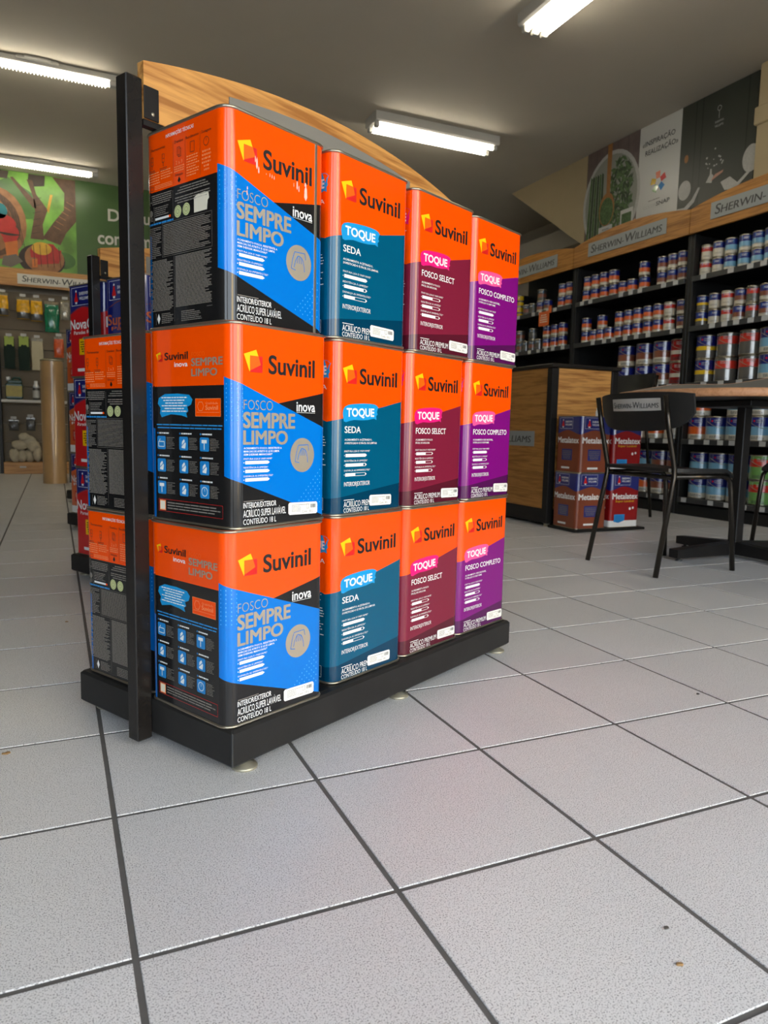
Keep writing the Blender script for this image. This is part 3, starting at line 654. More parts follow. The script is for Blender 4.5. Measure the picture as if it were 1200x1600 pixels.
gondola(C1, 'nearest black display stand with oak header, stacked with orange cans')
# nearest stand: (column, row) -> a0, b0, yaw as seen
FR = ('bottom', 'middle', 'top')
SEEN = {('t', 1): (.026, .036, -1.5), ('m', 1): (.0096, .0095, .4), ('b', 1): (.002, .006, -2.2),
        ('t', 2): (.2725, .0212, -1.4), ('t', 3): (.5395, .0205, -2.3), ('t', 4): (.7864, .0212, -2.0),
        ('m', 2): (.2768, .0227, 1.0), ('m', 3): (.5216, .0224, .8), ('m', 4): (.7749, .0219, -.2),
        ('b', 2): (.2833, .0214, -1.0), ('b', 3): (.5251, .0217, -.6), ('b', 4): (.7669, .0211, -2.0)}
ROWZ = {'b': ZT + 0.0006, 'm': ZT + 0.0006 + CH, 't': ZT + 0.0006 + 2 * CH}
RNAME = {'b': 'bottom', 'm': 'middle', 't': 'top'}
for (row, c), (a0, b0, yw) in SEEN.items():
    p = gpos(C1, a0 + CW / 2, b0 + CW / 2, ROWZ[row])
    if c == 1:
        flip = row != 't'
        lab = {'t': 'blue, black and orange paint can with scratched paint, top of the first column',
               'm': 'blue, black and orange paint can, middle of the first column', 'b': 'blue, black and orange paint can, bottom of the first column'}[row]
        o = square_can(p, GA + R(yw) + (math.pi if flip else 0), FOSCO, FOSCO_PRINT, STICK_F2 if flip else None, lab, 'orange topped cans on the nearest stand', True)
        if row == 't': SCR = o
    else:
        key = ('teal', 'maroon', 'purple')[c - 2]; b, pr, st = TOQ[key]
        square_can(p, GA + R(yw), b, pr, st, '%s and orange paint can, %s of the %s column' % (key, RNAME[row], ('second', 'third', 'fourth')[c - 2]), 'orange topped cans on the nearest stand')
for row, dz in (('b', 0), ('m', 0)):
    p = gpos(C1, 0.016 + CW / 2, (0.252 if row == 'b' else 0.250) + CW / 2, ROWZ[row])
    square_can(p, GA + R(1.0 if row == 'm' else 0.4), FOSCO, FOSCO_PRINT, None, 'black and orange paint can behind the black post, %s' % ('lower' if row == 'b' else 'upper'), 'orange topped cans left of the post', False)
# flaked patches on the top can
A = Art(); rnd = random.Random(11)
for u, v, w, h in ((.0635, .262, .004, .020), (.068, .256, .003, .012), (.061, .272, .002, .012), (.158, .252, .0035, .016), (.163, .249, .0025, .012), (.1775, .238, .0078, .027), (.178, .262, .005, .008), (.094, .257, .0014, .007), (.099, .256, .0014, .007), (.104, .255, .0014, .007), (.086, .2585, .001, .003), (.043, .214, .002, .010), (.0435, .224, .0024, .005), (.151, .255, .0012, .008)):
    A.poly([(u + w * .5, v), (u + w, v + h * .25), (u + w * .85, v + h * .8), (u + w * .5, v + h), (u + w * .1, v + h * .75), (u, v + h * .2)], 'scratch', 5)
mat('scratch', (250, 190, 178), 0.5, var=.08, vscale=200)
mb = MB(1.0); A.lay(mb, can_map(0)); tag(mb.build('flaked_paint', SCR), kind='stuff')

BACKS = [((-0.0252, 2.3338), 'second black display stand, red and blue cans behind the post'),
         ((-0.0190, 3.7879), 'third black display stand back, mostly hidden, orange and blue cans'),
         ((-0.0016, 5.3432), 'fourth black display stand back, only its base end showing')]
for n, ((lx, ly), lab) in enumerate(BACKS):
    C = (lx + BX.x * -GD, ly + BX.y * -GD); gondola(C, lab)
    kl = ('nova', 'orange', None)[n]
    if kl:
        b, pr, st = SWC[kl]
        for r in 'bmt':
            p = gpos(C, .020 + CW / 2, .250 + CW / 2 + {'b': .0, 'm': .004, 't': .012}[r], ROWZ[r])
            what = ('red and blue paint can left of the second stand post', 'orange and blue paint can sliver on the third stand')[n]
            square_can(p, GA + R({'b': .5, 'm': -1, 't': 1}[r]), b, pr, None, '%s, %s of its stack' % (what, RNAME[r]), 'cans on the stands behind')
    if n == 0:
        b, pr, st = SWC['super']
        p = gpos(C, .022 + CW / 2, .006 + CW / 2, ROWZ['t'])
        square_can(p, GA, b, pr, None, 'navy paint can with brown lettering right of the second stand post', 'cans on the stands behind')
        b, pr, st = SWC['nova']
        for r in 'bm': square_can(gpos(C, .022 + CW / 2, .006 + CW / 2, ROWZ[r]), GA, b, pr, None, 'paint can under the navy can on the second stand, %s' % RNAME[r], 'cans on the stands behind')

# ------------------------------------------------------------------ round tins for the wall shelves (survey units)
def tin_mesh(r, h, bands, mark=None, handle=False):
    """bands: [(fraction from the top, material)...]"""
    mb = MB(); seg = 18
    mb.lathe([(r * .97, 0), (r * 1.02, .002), (r * 1.02, .008), (r, .010)], 'tin', seg)
    z = h - 0.012; tot = z - 0.010
    for fr, m in bands:
        z0 = z - tot * fr; mb.lathe([(r, max(z0, .010)), (r, z)], m, seg, cap=False); z = z0
    mb.lathe([(r, h - .012), (r * 1.02, h - .010), (r * 1.02, h - .002), (r * .95, h), (r * .9, h - .004), (.001, h - .004)], 'tin', seg, cap=False)
    if mark:
        A = Art(); mark(A, r, h)
        # mark faces -x and is wrapped on the curve
        def fn(u, v, layer): t = math.pi - u / r; q = r + .0006 * layer; return (q * math.cos(t) * 1.0, -q * math.sin(t) * -1.0, v)
        def fn2(u, v, layer): t = math.pi + u / r; q = r + .0006 * layer; return (q * math.cos(t), q * math.sin(t), v)
        A.lay(mb, fn2)
    if handle:
        mb.tube([(r * math.cos(a) * 1.03, r * math.sin(a) * 1.03, h * .78 - .05 * math.sin(a - 2.2)) for a in [2.2 + 1.9 * k / 10 for k in range(11)]], .0022, 'steel', 6)
    return mb.mesh('paint_tin')
def mk_small(A, r, h):
    A.rect(-r * .5, h * .66, r * .5, h * .86, 'icon_blue', 1); A.lines(-r * .35, r * .45, h * .69, h * .83, 2, 'white_print', 2, .5, .2, 3); A.lines(-r * .5, r * .5, h * .2, h * .32, 2, 'grey_print', 1, .4, .3, 8)
def mk_gal(A, r, h):
    A.frame(-r * .62, h * .68, r * .45, h * .9, .0022, 'tag', 1); A.disc(-r * .4, h * .8, r * .09, 'logo_red', 2, 10); A.text('SHERWIN', -r * .25, h * .81, h * .045, 'tag', r * .36, .02, 2, res=1); A.text('WILLIAMS', -r * .25, h * .735, h * .045, 'tag', r * .36, .02, 2, res=1)
    A.lines(-r * .6, r * .5, h * .08, h * .2, 3, 'shelf_dark', 1, .5, .4, 5)
QR_, QH, GR_, GH = .0475, .1235, .083, .188
TIN = {
    'ob': ('blue and orange', [(.42, 'navy'), (.36, 'shelf_orange'), (.22, 'shelf_cream')]),
    'bb': ('blue and brown', [(.42, 'navy'), (.34, 'shelf_brown'), (.24, 'shelf_cream')]),
    'bs': ('navy and pale blue', [(.40, 'navy'), (.38, 'sky_label'), (.22, 'shelf_cream')]),
    'bw': ('navy and cream', [(.42, 'navy'), (.58, 'shelf_cream')]),
    'by': ('navy and yellow', [(.45, 'navy'), (.20, 'shelf_yellow'), (.35, 'shelf_grey')]),
    'rw': ('red and white', [(.12, 'shelf_cream'), (.30, 'shelf_red'), (.58, 'shelf_cream')]),
    'rg': ('red and grey', [(.10, 'shelf_grey'), (.36, 'shelf_red'), (.54, 'shelf_grey')]),
    'rr': ('dark red', [(.5, 'dkred'), (.2, 'shelf_cream'), (.3, 'dkred')]),
    'dk': ('dark grey', [(.35, 'shelf_dark'), (.35, 'shelf_brown'), (.30, 'shelf_grey')]),
    'dg': ('dark green', [(.35, 'shelf_dark'), (.35, 'shelf_grey'), (.30, 'shelf_dark')]),
    'go': ('green and orange', [(.15, 'shelf_green'), (.32, 'shelf_red'), (.53, 'shelf_green')]),
    'yl': ('yellow', [(.45, 'shelf_yellow'), (.2, 'shelf_grey'), (.35, 'shelf_yellow')]),
}
TM = {}
def tin_me(code, gal):
    if (code, gal) not in TM: TM[(code, gal)] = tin_mesh(GR_ if gal else QR_, GH if gal else QH, TIN[code][1], mk_gal if gal else mk_small, gal)
    return TM[(code, gal)]
ORD = ['first', 'second', 'third', 'fourth', 'fifth', 'sixth', 'seventh', 'eighth', 'ninth', 'tenth', 'eleventh', 'twelfth']
SHELF_Z = [1.900, 1.510, 1.065, 0.612, 0.140]
SN = ['top shelf', 'second shelf', 'third shelf', 'fourth shelf', 'lowest shelf']
BN = ['far shelving bay', 'middle shelving bay', 'near shelving bay']
def put_row(bay, sh, gal, lower, upper, x=None):
    """lower / upper: [(y, code)] from left to right in view"""
    x = x or (4.72 if gal else 4.69); h = GH if gal else QH
    for tier, row in (('lower', lower), ('upper', upper)):
        for n, (y, c) in enumerate(row):
            o = bpy.data.objects.new('paint_tin', tin_me(c, gal)); COL.objects.link(o)
            z = SHELF_Z[sh] + .0005 + (h if tier == 'upper' else 0)
            o.location = (K * (x + random.uniform(-.006, .006)), K * y, K * z); o.rotation_euler = (0, 0, R(32) + R(random.uniform(-8, 8)))
            tag(o, '%s tin, %s from left, %s tier, %s, %s' % (TIN[c][0], ORD[n], tier, SN[sh], BN[bay]), 'paint tin', 'round paint tins on the wall shelves')
Z = lambda ys, cs: list(zip(ys, cs.split()))
# far bay
put_row(0, 0, 0, Z([6.127, 5.98, 5.873, 5.72, 5.60, 5.361, 5.248], 'yl dk dg bb bb ob ob'), Z([6.127, 5.72, 5.361, 5.248], 'yl dk ob ob'))
put_row(0, 1, 0, Z([6.089, 5.97, 5.847, 5.73, 5.595, 5.464, 5.326], 'dk dg dk dg ob ob ob'), Z([6.089, 5.847, 5.595, 5.464, 5.326], 'dk dg ob ob ob'))
put_row(0, 2, 1, Z([6.14, 5.919, 5.663, 5.40], 'dk dg dk bb'), [])
# middle bay
put_row(1, 0, 0, Z([4.977, 4.856, 4.735, 4.610, 4.485, 4.369, 4.225, 4.010, 3.895, 3.785], 'ob ob ob ob ob ob ob bb bb bb'), Z([4.977, 4.856, 4.735, 4.610, 4.225, 4.010, 3.895, 3.785], 'ob ob ob ob ob bb bb bb'))
put_row(1, 1, 0, Z([4.970, 4.853, 4.745, 4.635, 4.510, 4.390, 4.268, 4.143, 4.025, 3.905, 3.765], 'ob ob ob ob ob ob ob ob ob rw bb'), Z([4.970, 4.745, 4.510, 4.390, 4.268, 4.143, 4.025, 3.905, 3.765], 'ob ob ob ob ob ob ob rw bb'))
put_row(1, 2, 1, Z([4.880, 4.640, 4.420, 4.184, 3.973, 3.781], 'bb bb bb bb bb rr'), Z([4.420, 4.184, 3.973, 3.781], 'bb bb bb rr'))
put_row(1, 3, 1, Z([4.60, 4.40, 4.20, 4.015, 3.80], 'rw rw rw ob rw'), [])
put_row(1, 4, 1, Z([4.30, 4.110, 3.930, 3.75], 'bs ob bb bb'), Z([4.30, 4.110, 3.930, 3.75], 'bs bs bb bb'))
# near bay
put_row(2, 0, 0, Z([3.553, 3.432, 3.317, 3.195, 3.083, 2.975], 'rw bw bs bs bs bs'), Z([3.553, 3.432, 3.317, 3.195, 3.083, 2.975], 'rw bw bs bs bs bs'))
put_row(2, 1, 0, Z([3.560, 3.442, 3.319, 3.205, 3.092, 2.985], 'by bw rw bb rg bb'), Z([3.560, 3.442, 3.319, 3.205, 3.092, 2.985], 'by bw rw bb rg bb'))
put_row(2, 2, 1, Z([3.515, 3.316, 3.104, 2.925], 'by rg rg bs'), Z([3.515, 3.316, 3.104, 2.925], 'by rg rg bs'))
put_row(2, 3, 1, Z([3.540, 3.360, 3.170, 2.985], 'ob bs bs bs'), Z([3.540, 3.170, 2.985], 'ob bs bs'))
put_row(2, 4, 1, Z([3.500, 3.310, 3.120, 2.930], 'bs bs bs go'), Z([3.500, 3.310, 3.120, 2.930], 'bs bs bs go'))

# ------------------------------------------------------------------ wall shelving bays on the right
XS, XD = 4.60, 5.06
def arch_top(a, b, z0, rise, n=16): return [(a + (b - a) * k / n, z0 + rise * (1 - (2 * k / n - 1) ** 2)) for k in range(n + 1)]
def wall_bay(y0, y1, bay, sy0, sy1):
    root = empty('shelving_unit', (0, 0, 0), 0, 'tall black wall shelving with oak header, %s' % ('far bay behind the purple cans', 'middle bay right of the counter', 'near bay at the right edge')[bay], 'shelving', 'black wall shelving bays')
    MB().box(XD, y0, 0, XD + .03, y1, 2.62, 'black_shelf').build('back_panel', root); MB().box(XS - .007, y0 + .003, 2.40, XD, y1 - .003, 2.42, 'black_shelf').build('top_panel', root)
    for y in (y0, y1 - .036): MB().box(XS + .002, y + .001, 0, XS + .06, y + .035, 2.235, 'black_shelf', .004).build('upright', root); MB().box(XS + .06, y + .014, .1, XD, y + .022, 2.23, 'black_shelf').build('side_panel', root)
    MB().box(XS, y0 + .037, 0, XD, y1 - .037, .085, 'black_shelf').build('plinth', root)
    for i, z in enumerate(SHELF_Z):
        s = MB().box(XS + .005, y0 + .038, z - .022, XD, y1 - .038, z, 'black_shelf').build('shelf', root)
        MB().box(XS - .012, y0 + .038, z - .038, XS + .004, y1 - .038, z + .004, 'rail', .003).build('price_rail', s)
        rnd = random.Random(bay * 10 + i); y = y0 + .1
        while y < y1 - .12:
            if rnd.random() < .8: MB().box(XS - .0155, y, z - .034, XS - .0125, y + .052, z + .002, 'tag').build('price_tag', s)
            y += rnd.uniform(.10, .17)
    hb = MB().prism([(y0 + .003, 2.235), (y1 - .003, 2.235)] + arch_top(y1 - .003, y0 + .003, 2.425, .075), 'x', XS - .03, XS - .008, 'oak_y').build('header_board', root)
    A = Art(); mb = MB().box(XS - .036, sy0, 2.297, XS - .031, sy1, 2.42, 'sign_grey')
    w = sy1 - sy0; A.smallcaps(.04, w - .04, .028, .072, 'sign_text', 1)
    A.lay(mb, lambda u, v, l: (XS - .0362 - .0006 * l, sy1 - u, 2.297 + v)); mb.build('sign_plate', hb)
    return root
wall_bay(5.07, 6.505, 0, 5.32, 6.29); wall_bay(3.635, 5.07, 1, 3.88, 4.85); wall_bay(2.20, 3.635, 2, 2.455, 3.43)
mb = MB().box(4.575, 5.43, 1.74, 4.580, 5.60, 1.885, 'shelf_orange'); A = Art(); A.lines(.02, .15, .03, .12, 4, 'cream', 1, .5, .3, 2, True)
A.lay(mb, lambda u, v, l: (4.5745, 5.60 - u, 1.74 + v)); mb.box(4.574, 5.40, 1.86, 4.582, 5.44, 1.93, 'shelf_orange')
tag(mb.build('shelf_flag'), 'orange flag sign hanging from the rail in the far bay', 'sign')

# ------------------------------------------------------------------ posters on the right wall
def poster(y0, y1, z0, z1, base, label, art):
    mb = MB().box(XR - .012, y0, z0, XR - .002, y1, z1, base); A = Art(); art(A, y1 - y0, z1 - z0)
    A.lay(mb, lambda u, v, l: (XR - .0122 - .0009 * l, y1 - u, z0 + v)); o = mb.build('poster'); return tag(o, label, 'poster', 'posters above the wall shelves')
mat('herb_bg', (92, 84, 80), .5, var=.1, vscale=30); mat('herb_plate', (150, 152, 142), .5); mat('herb_green', (86, 112, 70), .55, var=.35, vscale=40); mat('herb_dark', (58, 74, 52), .55, var=.3, vscale=40); mat('spoon', (168, 116, 66), .5, var=.1, vscale=20)
mat('poster_white', (212, 212, 208), .35); mat('door_green', (58, 62, 54), .4, var=.06, vscale=4); mat('door_shadow', (38, 42, 36), .4); mat('china', (190, 190, 186), .45, var=.08, vscale=60); mat('skin', (200, 150, 130), .5); mat('plank', (112, 96, 92), .5, var=.12, vscale=12)
PW = 0.84
def herb(A, w, h):
    for k in range(5): A.rect(w * (.0 + .2 * k), .02, w * (.19 + .2 * k), h, 'plank', 1)
    A.disc(w * .5, h * .42, w * .55, 'china', 2, 36, h * .50); A.disc(w * .5, h * .42, w * .50, 'herb_plate', 3, 36, h * .46)
    rnd = random.Random(4)
    for k in range(260):
        a = rnd.uniform(0, 6.28); q = rnd.uniform(0, 1) ** .5; u, v = w * (.68 + .22 * q * math.cos(a)), h * (.45 + .36 * q * math.sin(a)); t = rnd.uniform(0, 6.28); s = rnd.uniform(.03, .065)
        A.poly([(u + s * math.cos(t), v + s * math.sin(t)), (u + .3 * s * math.cos(t + 1.57), v + .3 * s * math.sin(t + 1.57)), (u - s * math.cos(t), v - s * math.sin(t)), (u - .3 * s * math.cos(t + 1.57), v - .3 * s * math.sin(t + 1.57))], rnd.choice(('herb_green', 'herb_green', 'herb_dark')), 4 + k * .0035)
    for k in range(6): A.poly([(w * (.04 + .055 * k), h * .06), (w * (.085 + .055 * k), h * .06), (w * (.125 + .045 * k), h * .72), (w * (.09 + .045 * k), h * .74)], ('herb_green', 'herb_dark')[k % 2], 3.4 + .1 * k)
    A.poly([(w * .42, h * .5), (w * .49, h * .5), (w * .50, h), (w * .41, h)], 'spoon', 5); A.disc(w * .44, h * .34, w * .15, 'spoon', 5, 24, h * .17); A.disc(w * .44, h * .32, w * .13, 'herb_green', 6, 24, h * .14)
    A.rect(w * .3, h * .1, w * .57, h * .17, 'poster_white', 7); A.lines(w * .38, w * .5, h * .125, h * .15, 1, 'grey_print', 8)
    A.rect(w * .72, h * .0, w * .95, h * .27, 'poster_white', 7); A.rect(w * .745, h * .0, w * .925, h * .23, 'herb_green', 8)
    A.poly([(w * .64, 0), (w * .72, 0), (w * .72, h * .10), (w * .68, h * .12)], 'skin', 8); A.poly([(w * .95, h * .02), (w, h * .02), (w, h * .15), (w * .95, h * .12)], 'skin', 8)
poster(4.95, 5.72, 2.62, 3.595, 'herb_bg', 'poster of a wooden spoon and green herbs beside the slanted soffit', herb)
def snap(A, w, h):
    A.text('«INSPIRAÇÃO', w * .08, h * .80, .045, 'sign_text', w * .86, .01); A.text('REALIZAÇÃO»', w * .16, h * .71, .045, 'sign_text', w * .94, .01)
    cx, cy = w * .52, h * .42
    for k, m in enumerate(('shelf_orange', 'logo_red', 'icon_blue', 'shelf_green', 'shelf_yellow')):
        t = R(95 - 72 * k); c, s = math.cos(t), math.sin(t); q = lambda a, b: (cx + a * c - b * s, cy + a * s + b * c)
        A.poly([q(.032, -.024), q(.095, -.030), q(.095, .030), q(.032, .024)], m, 1)
    A.lines(w * .3, w * .6, h * .255, h * .27, 1, 'grey_print', 1, .5, .1, 2); A.text('COLOR', w * .18, h * .195, .030, 'tag', w * .5); A.text('SNAP', w * .5, h * .195, .036, 'sign_text', w * .82, .012)
poster(4.423, 4.95, 2.62, 3.595, 'poster_white', 'white poster with a five colour pinwheel mark', snap)
def door(A, w, h):
    for u in (.20, .29, .88): A.rect(w * u, 0, w * u + .012, h, 'door_shadow', 1)
    A.disc(w * .10, h * .52, .024, 'spoon', 2, 14, .035)
    cx = w * .52; A.ring(cx, h * .845, .022, .004, 'tag', 1, 12); A.rect(cx - .002, h * .76, cx + .002, h * .825, 'tag', 1); A.text('SHERWIN', cx - .04, h * .725, .018, 'tag', cx + .05, 0, 1, res=1); A.text('WILLIAMS', cx - .04, h * .69, .018, 'tag', cx + .05, 0, 1, res=1)
    A.disc(w * .10, h * .24, .072, 'china', 2, 26, .085); A.poly([(0, .09), (.09, .08), (.17, .13), (.24, .22), (.26, .21), (.20, .10), (.10, .04), (0, .04)], 'china', 3)
    A.poly([(w * .40, h * .24), (w * .48, h * .22), (w * .50, h * .28), (w * .475, h * .30), (w * .47, h * .345), (w * .45, h * .345), (w * .45, h * .30)], 'china', 3); A.poly([(w * .46, h * .235), (w * .62, h * .28), (w * .63, h * .30), (w * .52, h * .285)], 'skin', 4)
    rnd = random.Random(9)
    for k in range(18): A.disc(w * rnd.uniform(.36, .64), h * rnd.uniform(.36, .52), rnd.uniform(.005, .010), 'china', 3, 8)
    A.disc(w * .97, h * .31, .085, 'china', 2, 26, .11); A.poly([(w * .60, h * .20), (w * .72, h * .22), (w * .82, h * .15), (w * .95, h * .22), (w * .97, h * .2), (w * .80, h * .10), (w * .66, h * .12)], 'china', 3)
poster(3.623, 4.423, 2.62, 3.595, 'door_green', 'dark green cupboard poster with white cups and a hand', door)

# ------------------------------------------------------------------ counter with oak panels and the square cans in front of it
ct = empty('service_counter', (K * 3.02, K * 3.22, 0), 0, 'black framed service counter with oak panels', 'counter')
def cb(name, *a, par=ct, bev=0.0):
    x0, y0, z0, x1, y1, z1, m = a
    return MB().box(x0 - 3.02, y0 - 3.22, z0, x1 - 3.02, y1 - 3.22, z1, m, bev).build(name, par)
for x in (3.0, 3.515):
    for y in (3.22, 4.55): cb('frame_post', x, y, 0.02, x + .055, y + .06, 1.085, 'black_metal', bev=.006)
cb('counter_top', 2.985, 3.205, 1.085, 3.585, 4.63, 1.112, 'black_metal', bev=.006)
cb('kick_plate', 3.005, 3.28, .02, 3.02, 4.55, .118, 'black_metal'); cb('kick_plate', 3.055, 3.232, .02, 3.515, 3.247, .118, 'black_metal')
sp = cb('side_panel', 3.006, 3.282, .12, 3.022, 4.548, 1.083, 'oak_y'); cb('end_panel', 3.057, 3.234, .12, 3.513, 3.25, 1.083, 'oak_x')
cb('back_panel', 3.54, 3.282, .02, 3.556, 4.548, 1.083, 'black_metal'); cb('rear_panel', 3.057, 4.57, .02, 3.513, 4.586, 1.083, 'black_metal')
cb('glide', 3.012, 3.232, 0, 3.04, 3.262, .02, 'steel'); cb('glide', 3.53, 3.232, 0, 3.56, 3.262, .02, 'steel'); cb('glide', 3.012, 4.56, 0, 3.04, 4.59, .02, 'steel'); cb('glide', 3.53, 4.56, 0, 3.56, 4.59, .02, 'steel')
mb = MB().box(-.016, .185, .548, -.0145, 1.15, .655, 'sign_grey'); A = Art(); A.smallcaps(.04, .93, .026, .06, 'sign_text', 1)
A.lay(mb, lambda u, v, l: (-.0162 - .0006 * l, 1.15 - u, .548 + v)); mb.build('sign_plate', sp)
pl_ = MB().box(3.0, 2.915, 0, 3.60, 3.20, .018, 'black_metal', .003).build('can_plinth'); tag(pl_, 'low black plinth under the brown and red cans', 'plinth')
for n, (x, y, row, code, what) in enumerate(((3.022, 2.935, 0, 'metal_b', 'brown and navy square can, lower, by the counter end'), (3.028, 2.932, 1, 'metal_b', 'brown and navy square can, upper, by the counter end'), (3.305, 2.935, 0, 'metal_r', 'dark red and navy square can, lower, by the counter end'), (3.300, 2.935, 1, 'metal_r', 'dark red and navy square can, upper, by the counter end'))):
    b, pr, st = SWC[code]; w = CW / K
    o = square_can((K * x + CW / 2, K * y + CW / 2, K * .018 + .0004 + row * (CH + .0002)), 0, b, pr, None, what, 'square cans by the counter')
cap_z = K * .018 + 2 * CH
mb = MB(1.0).lathe([(.013, 0), (.014, .002), (.014, .030), (.009, .036), (.008, .040), (.009, .041), (.009, .052), (.0, .053)], 'white_print', 14)
tag(mb.build('white_bottle', None, (K * 3.20, K * 2.985, cap_z + .001)), 'small white bottle standing on the upper brown can', 'bottle')

# ------------------------------------------------------------------ chairs (local: facing +x, origin under the seat centre)
def chair(name, loc, rz, label, hs=1.0, strip=True):
    root = empty(name, (K * loc[0], K * loc[1], 0), rz, label, 'chair', 'black cafe chairs'); ZS = .475 * hs
    for s in (-1, 1):
        y = s * .222; sp = s * .012
        MB().tube([(-.252, y + sp, 0), (-.165, y, ZS - .02), (-.168, y, ZS + .03), (-.215, y, ZS + .20), (-.248, y, ZS + .352)], .0125, 'chair_metal').build('rear_leg', root)
        MB().tube([(.255, y * .93 + sp, 0), (.222, y * .93, ZS - .09), (.213, y * .93, ZS - .045), (.190, y * .93, ZS - .022), (.15, y * .93, ZS - .016), (-.155, y * .96, ZS - .016)], .0125, 'chair_metal').build('front_leg', root)
    MB().tube([(-.158, -.222, ZS - .02), (-.158, .222, ZS - .02)], .011, 'chair_metal').build('cross_bar', root)
    def seat(u, v):
        x = -.19 + .415 * u; y = (-.5 + v) * .47 * (1 - .10 * abs(2 * u - 1) ** 4); z = ZS + .012 - .012 * math.sin(math.pi * u) * math.sin(math.pi * v) - (.03 * max(0, u - .82) / .18)
        return x, y, z
    mb = MB().grid(lambda u, v: tuple(a + b for a, b in zip(seat(u, v), (0, 0, .010))), 12, 10, 'chair_black').grid(lambda u, v: tuple(a - b for a, b in zip(seat(1 - u, v), (0, 0, .006))), 12, 10, 'chair_black')
    rim = [(u / 12, 0) for u in range(13)] + [(1, v / 10) for v in range(1, 11)] + [(1 - u / 12, 1) for u in range(1, 13)] + [(0, 1 - v / 10) for v in range(1, 10)]
    n = len(rim); vs = [(p[0], p[1], p[2] + .010) for p in (seat(*q) for q in rim)] + [(p[0], p[1], p[2] - .006) for p in (seat(*q) for q in rim)]
    mb.add(vs, [(k, n + k, n + (k + 1) % n, (k + 1) % n) for k in range(n)], 'chair_black'); mb.build('seat', root)
    def back(u, v, t):
        s = 2 * u - 1; lo = ZS + .190 + .055 * abs(s) ** 3.5 + .03 * max(0, abs(s) - .85) / .15; hi = ZS + .370 - .010 * abs(s) ** 4
        z = lo + (hi - lo) * v; x = -.216 - .17 * (z - ZS - .2) + .082 * s * s; return (x + t, s * .298, z)
    mb = MB().grid(lambda u, v: back(1 - u, v, 0), 18, 6, 'chair_black').grid(lambda u, v: back(u, v, .010), 18, 6, 'chair_black')
    rim = [(u / 18, 0) for u in range(19)] + [(1, v / 6) for v in range(1, 7)] + [(1 - u / 18, 1) for u in range(1, 19)] + [(0, 1 - v / 6) for v in range(1, 6)]; n = len(rim)
    mb.add([back(*q, 0) for q in rim] + [back(*q, .010) for q in rim], [(k, (k + 1) % n, n + (k + 1) % n, n + k) for k in range(n)], 'chair_black'); bk = mb.build('backrest', root)
    if strip:
        mb = MB()
        def sm(u, v, off):   # u: -1..1 across, v metres above the lower strip edge; seen from behind
            b = back((u + 1) / 2, .52 + v, -.0008 - off); return b
        mb.grid(lambda u, v: sm(.50 - 1.04 * u, .32 * v, 0), 12, 1, 'strip_pale'); A = Art(); A.smallcaps(.03, .97, .22, .5, 'sign_text', 1)
        A.lay(mb, lambda u, v, l: sm(.50 - 1.04 * u, .32 * v, .0008 * l)); mb.build('name_strip', bk)
    return root
chair('cafe_chair', (2.662, 1.838), 0, 'black chair with a grey name strip seen from behind')
chair('cafe_chair', (3.935, 1.92), math.pi, 'black chair beyond the table, one front leg in view', strip=False)
chair('tall_chair', (3.94, 3.71), math.pi, 'tall black chair back between counter and table', 1.58, strip=False)

# ------------------------------------------------------------------ round table and the warped sample board on it
tb = empty('round_table', (K * 3.27, K * 1.91, 0), 0, 'round wood edged table on a black cross foot', 'table')
MB().lathe([(.60, .832), (.645, .832), (.650, .836), (.650, .866), (.645, .870), (.001, .870)], 'table_edge', 64, cap=False).lathe([(.001, .8318), (.60, .8318)], 'black_metal', 48, cap=False).build('table_top', tb)
MB().box(-.027, -.027, .06, .027, .027, .83, 'black_metal', .005).build('column', tb)
MB().box(-.2, -.2, .80, .2, .2, .831, 'black_metal', .004).build('top_plate', tb)
for k, ln in enumerate((.44, .38, .46, .44)):
    t = (math.pi, math.pi / 2, 0, -math.pi / 2)[k]; o = MB().prism([(.028, .018), (ln, .018), (ln, .062), (.028, .085)], 'y', -.030, .030, 'black_metal').build('foot', tb); o.rotation_euler = (0, 0, t)
    g = MB().lathe([(.018, 0), (.018, .006), (.008, .008), (.008, .018)], 'rail', 12, ln - .04, 0, 0).build('glide', o)
mat('sheet_grey', (118, 116, 110), .6, var=.04)
def sheet(u, v, t=0):
    p0, p1 = Vector((2.76, 2.14, .8725)), Vector((3.72, 1.70, .8725)); q = p0.lerp(p1, u); nrm = Vector((.42, .905, 0))
    lift = .25 * max(0, u - .55) ** 1.3; q = q + nrm * (.30 * v); q.z += lift + v * (.050 * min(1, u / .27) ** .8 + .025 * u) + t; return tuple(q)
mb = MB().grid(lambda u, v: sheet(u, v, .005), 24, 8, 'sheet_grey').grid(lambda u, v: sheet(1 - u, v, 0), 24, 8, 'sheet_grey')
rim = [(u / 24, 0) for u in range(25)] + [(1, v / 8) for v in range(1, 9)] + [(1 - u / 24, 1) for u in range(1, 25)] + [(0, 1 - v / 8) for v in range(1, 8)]; n = len(rim)
mb.add([sheet(*q, 0) for q in rim] + [sheet(*q, .0065) for q in rim], [(k, (k + 1) % n, n + (k + 1) % n, n + k) for k in range(n)], 'table_edge')
tag(mb.build('sample_board'), 'warped grey sample board with wood coloured edge on the table', 'board')

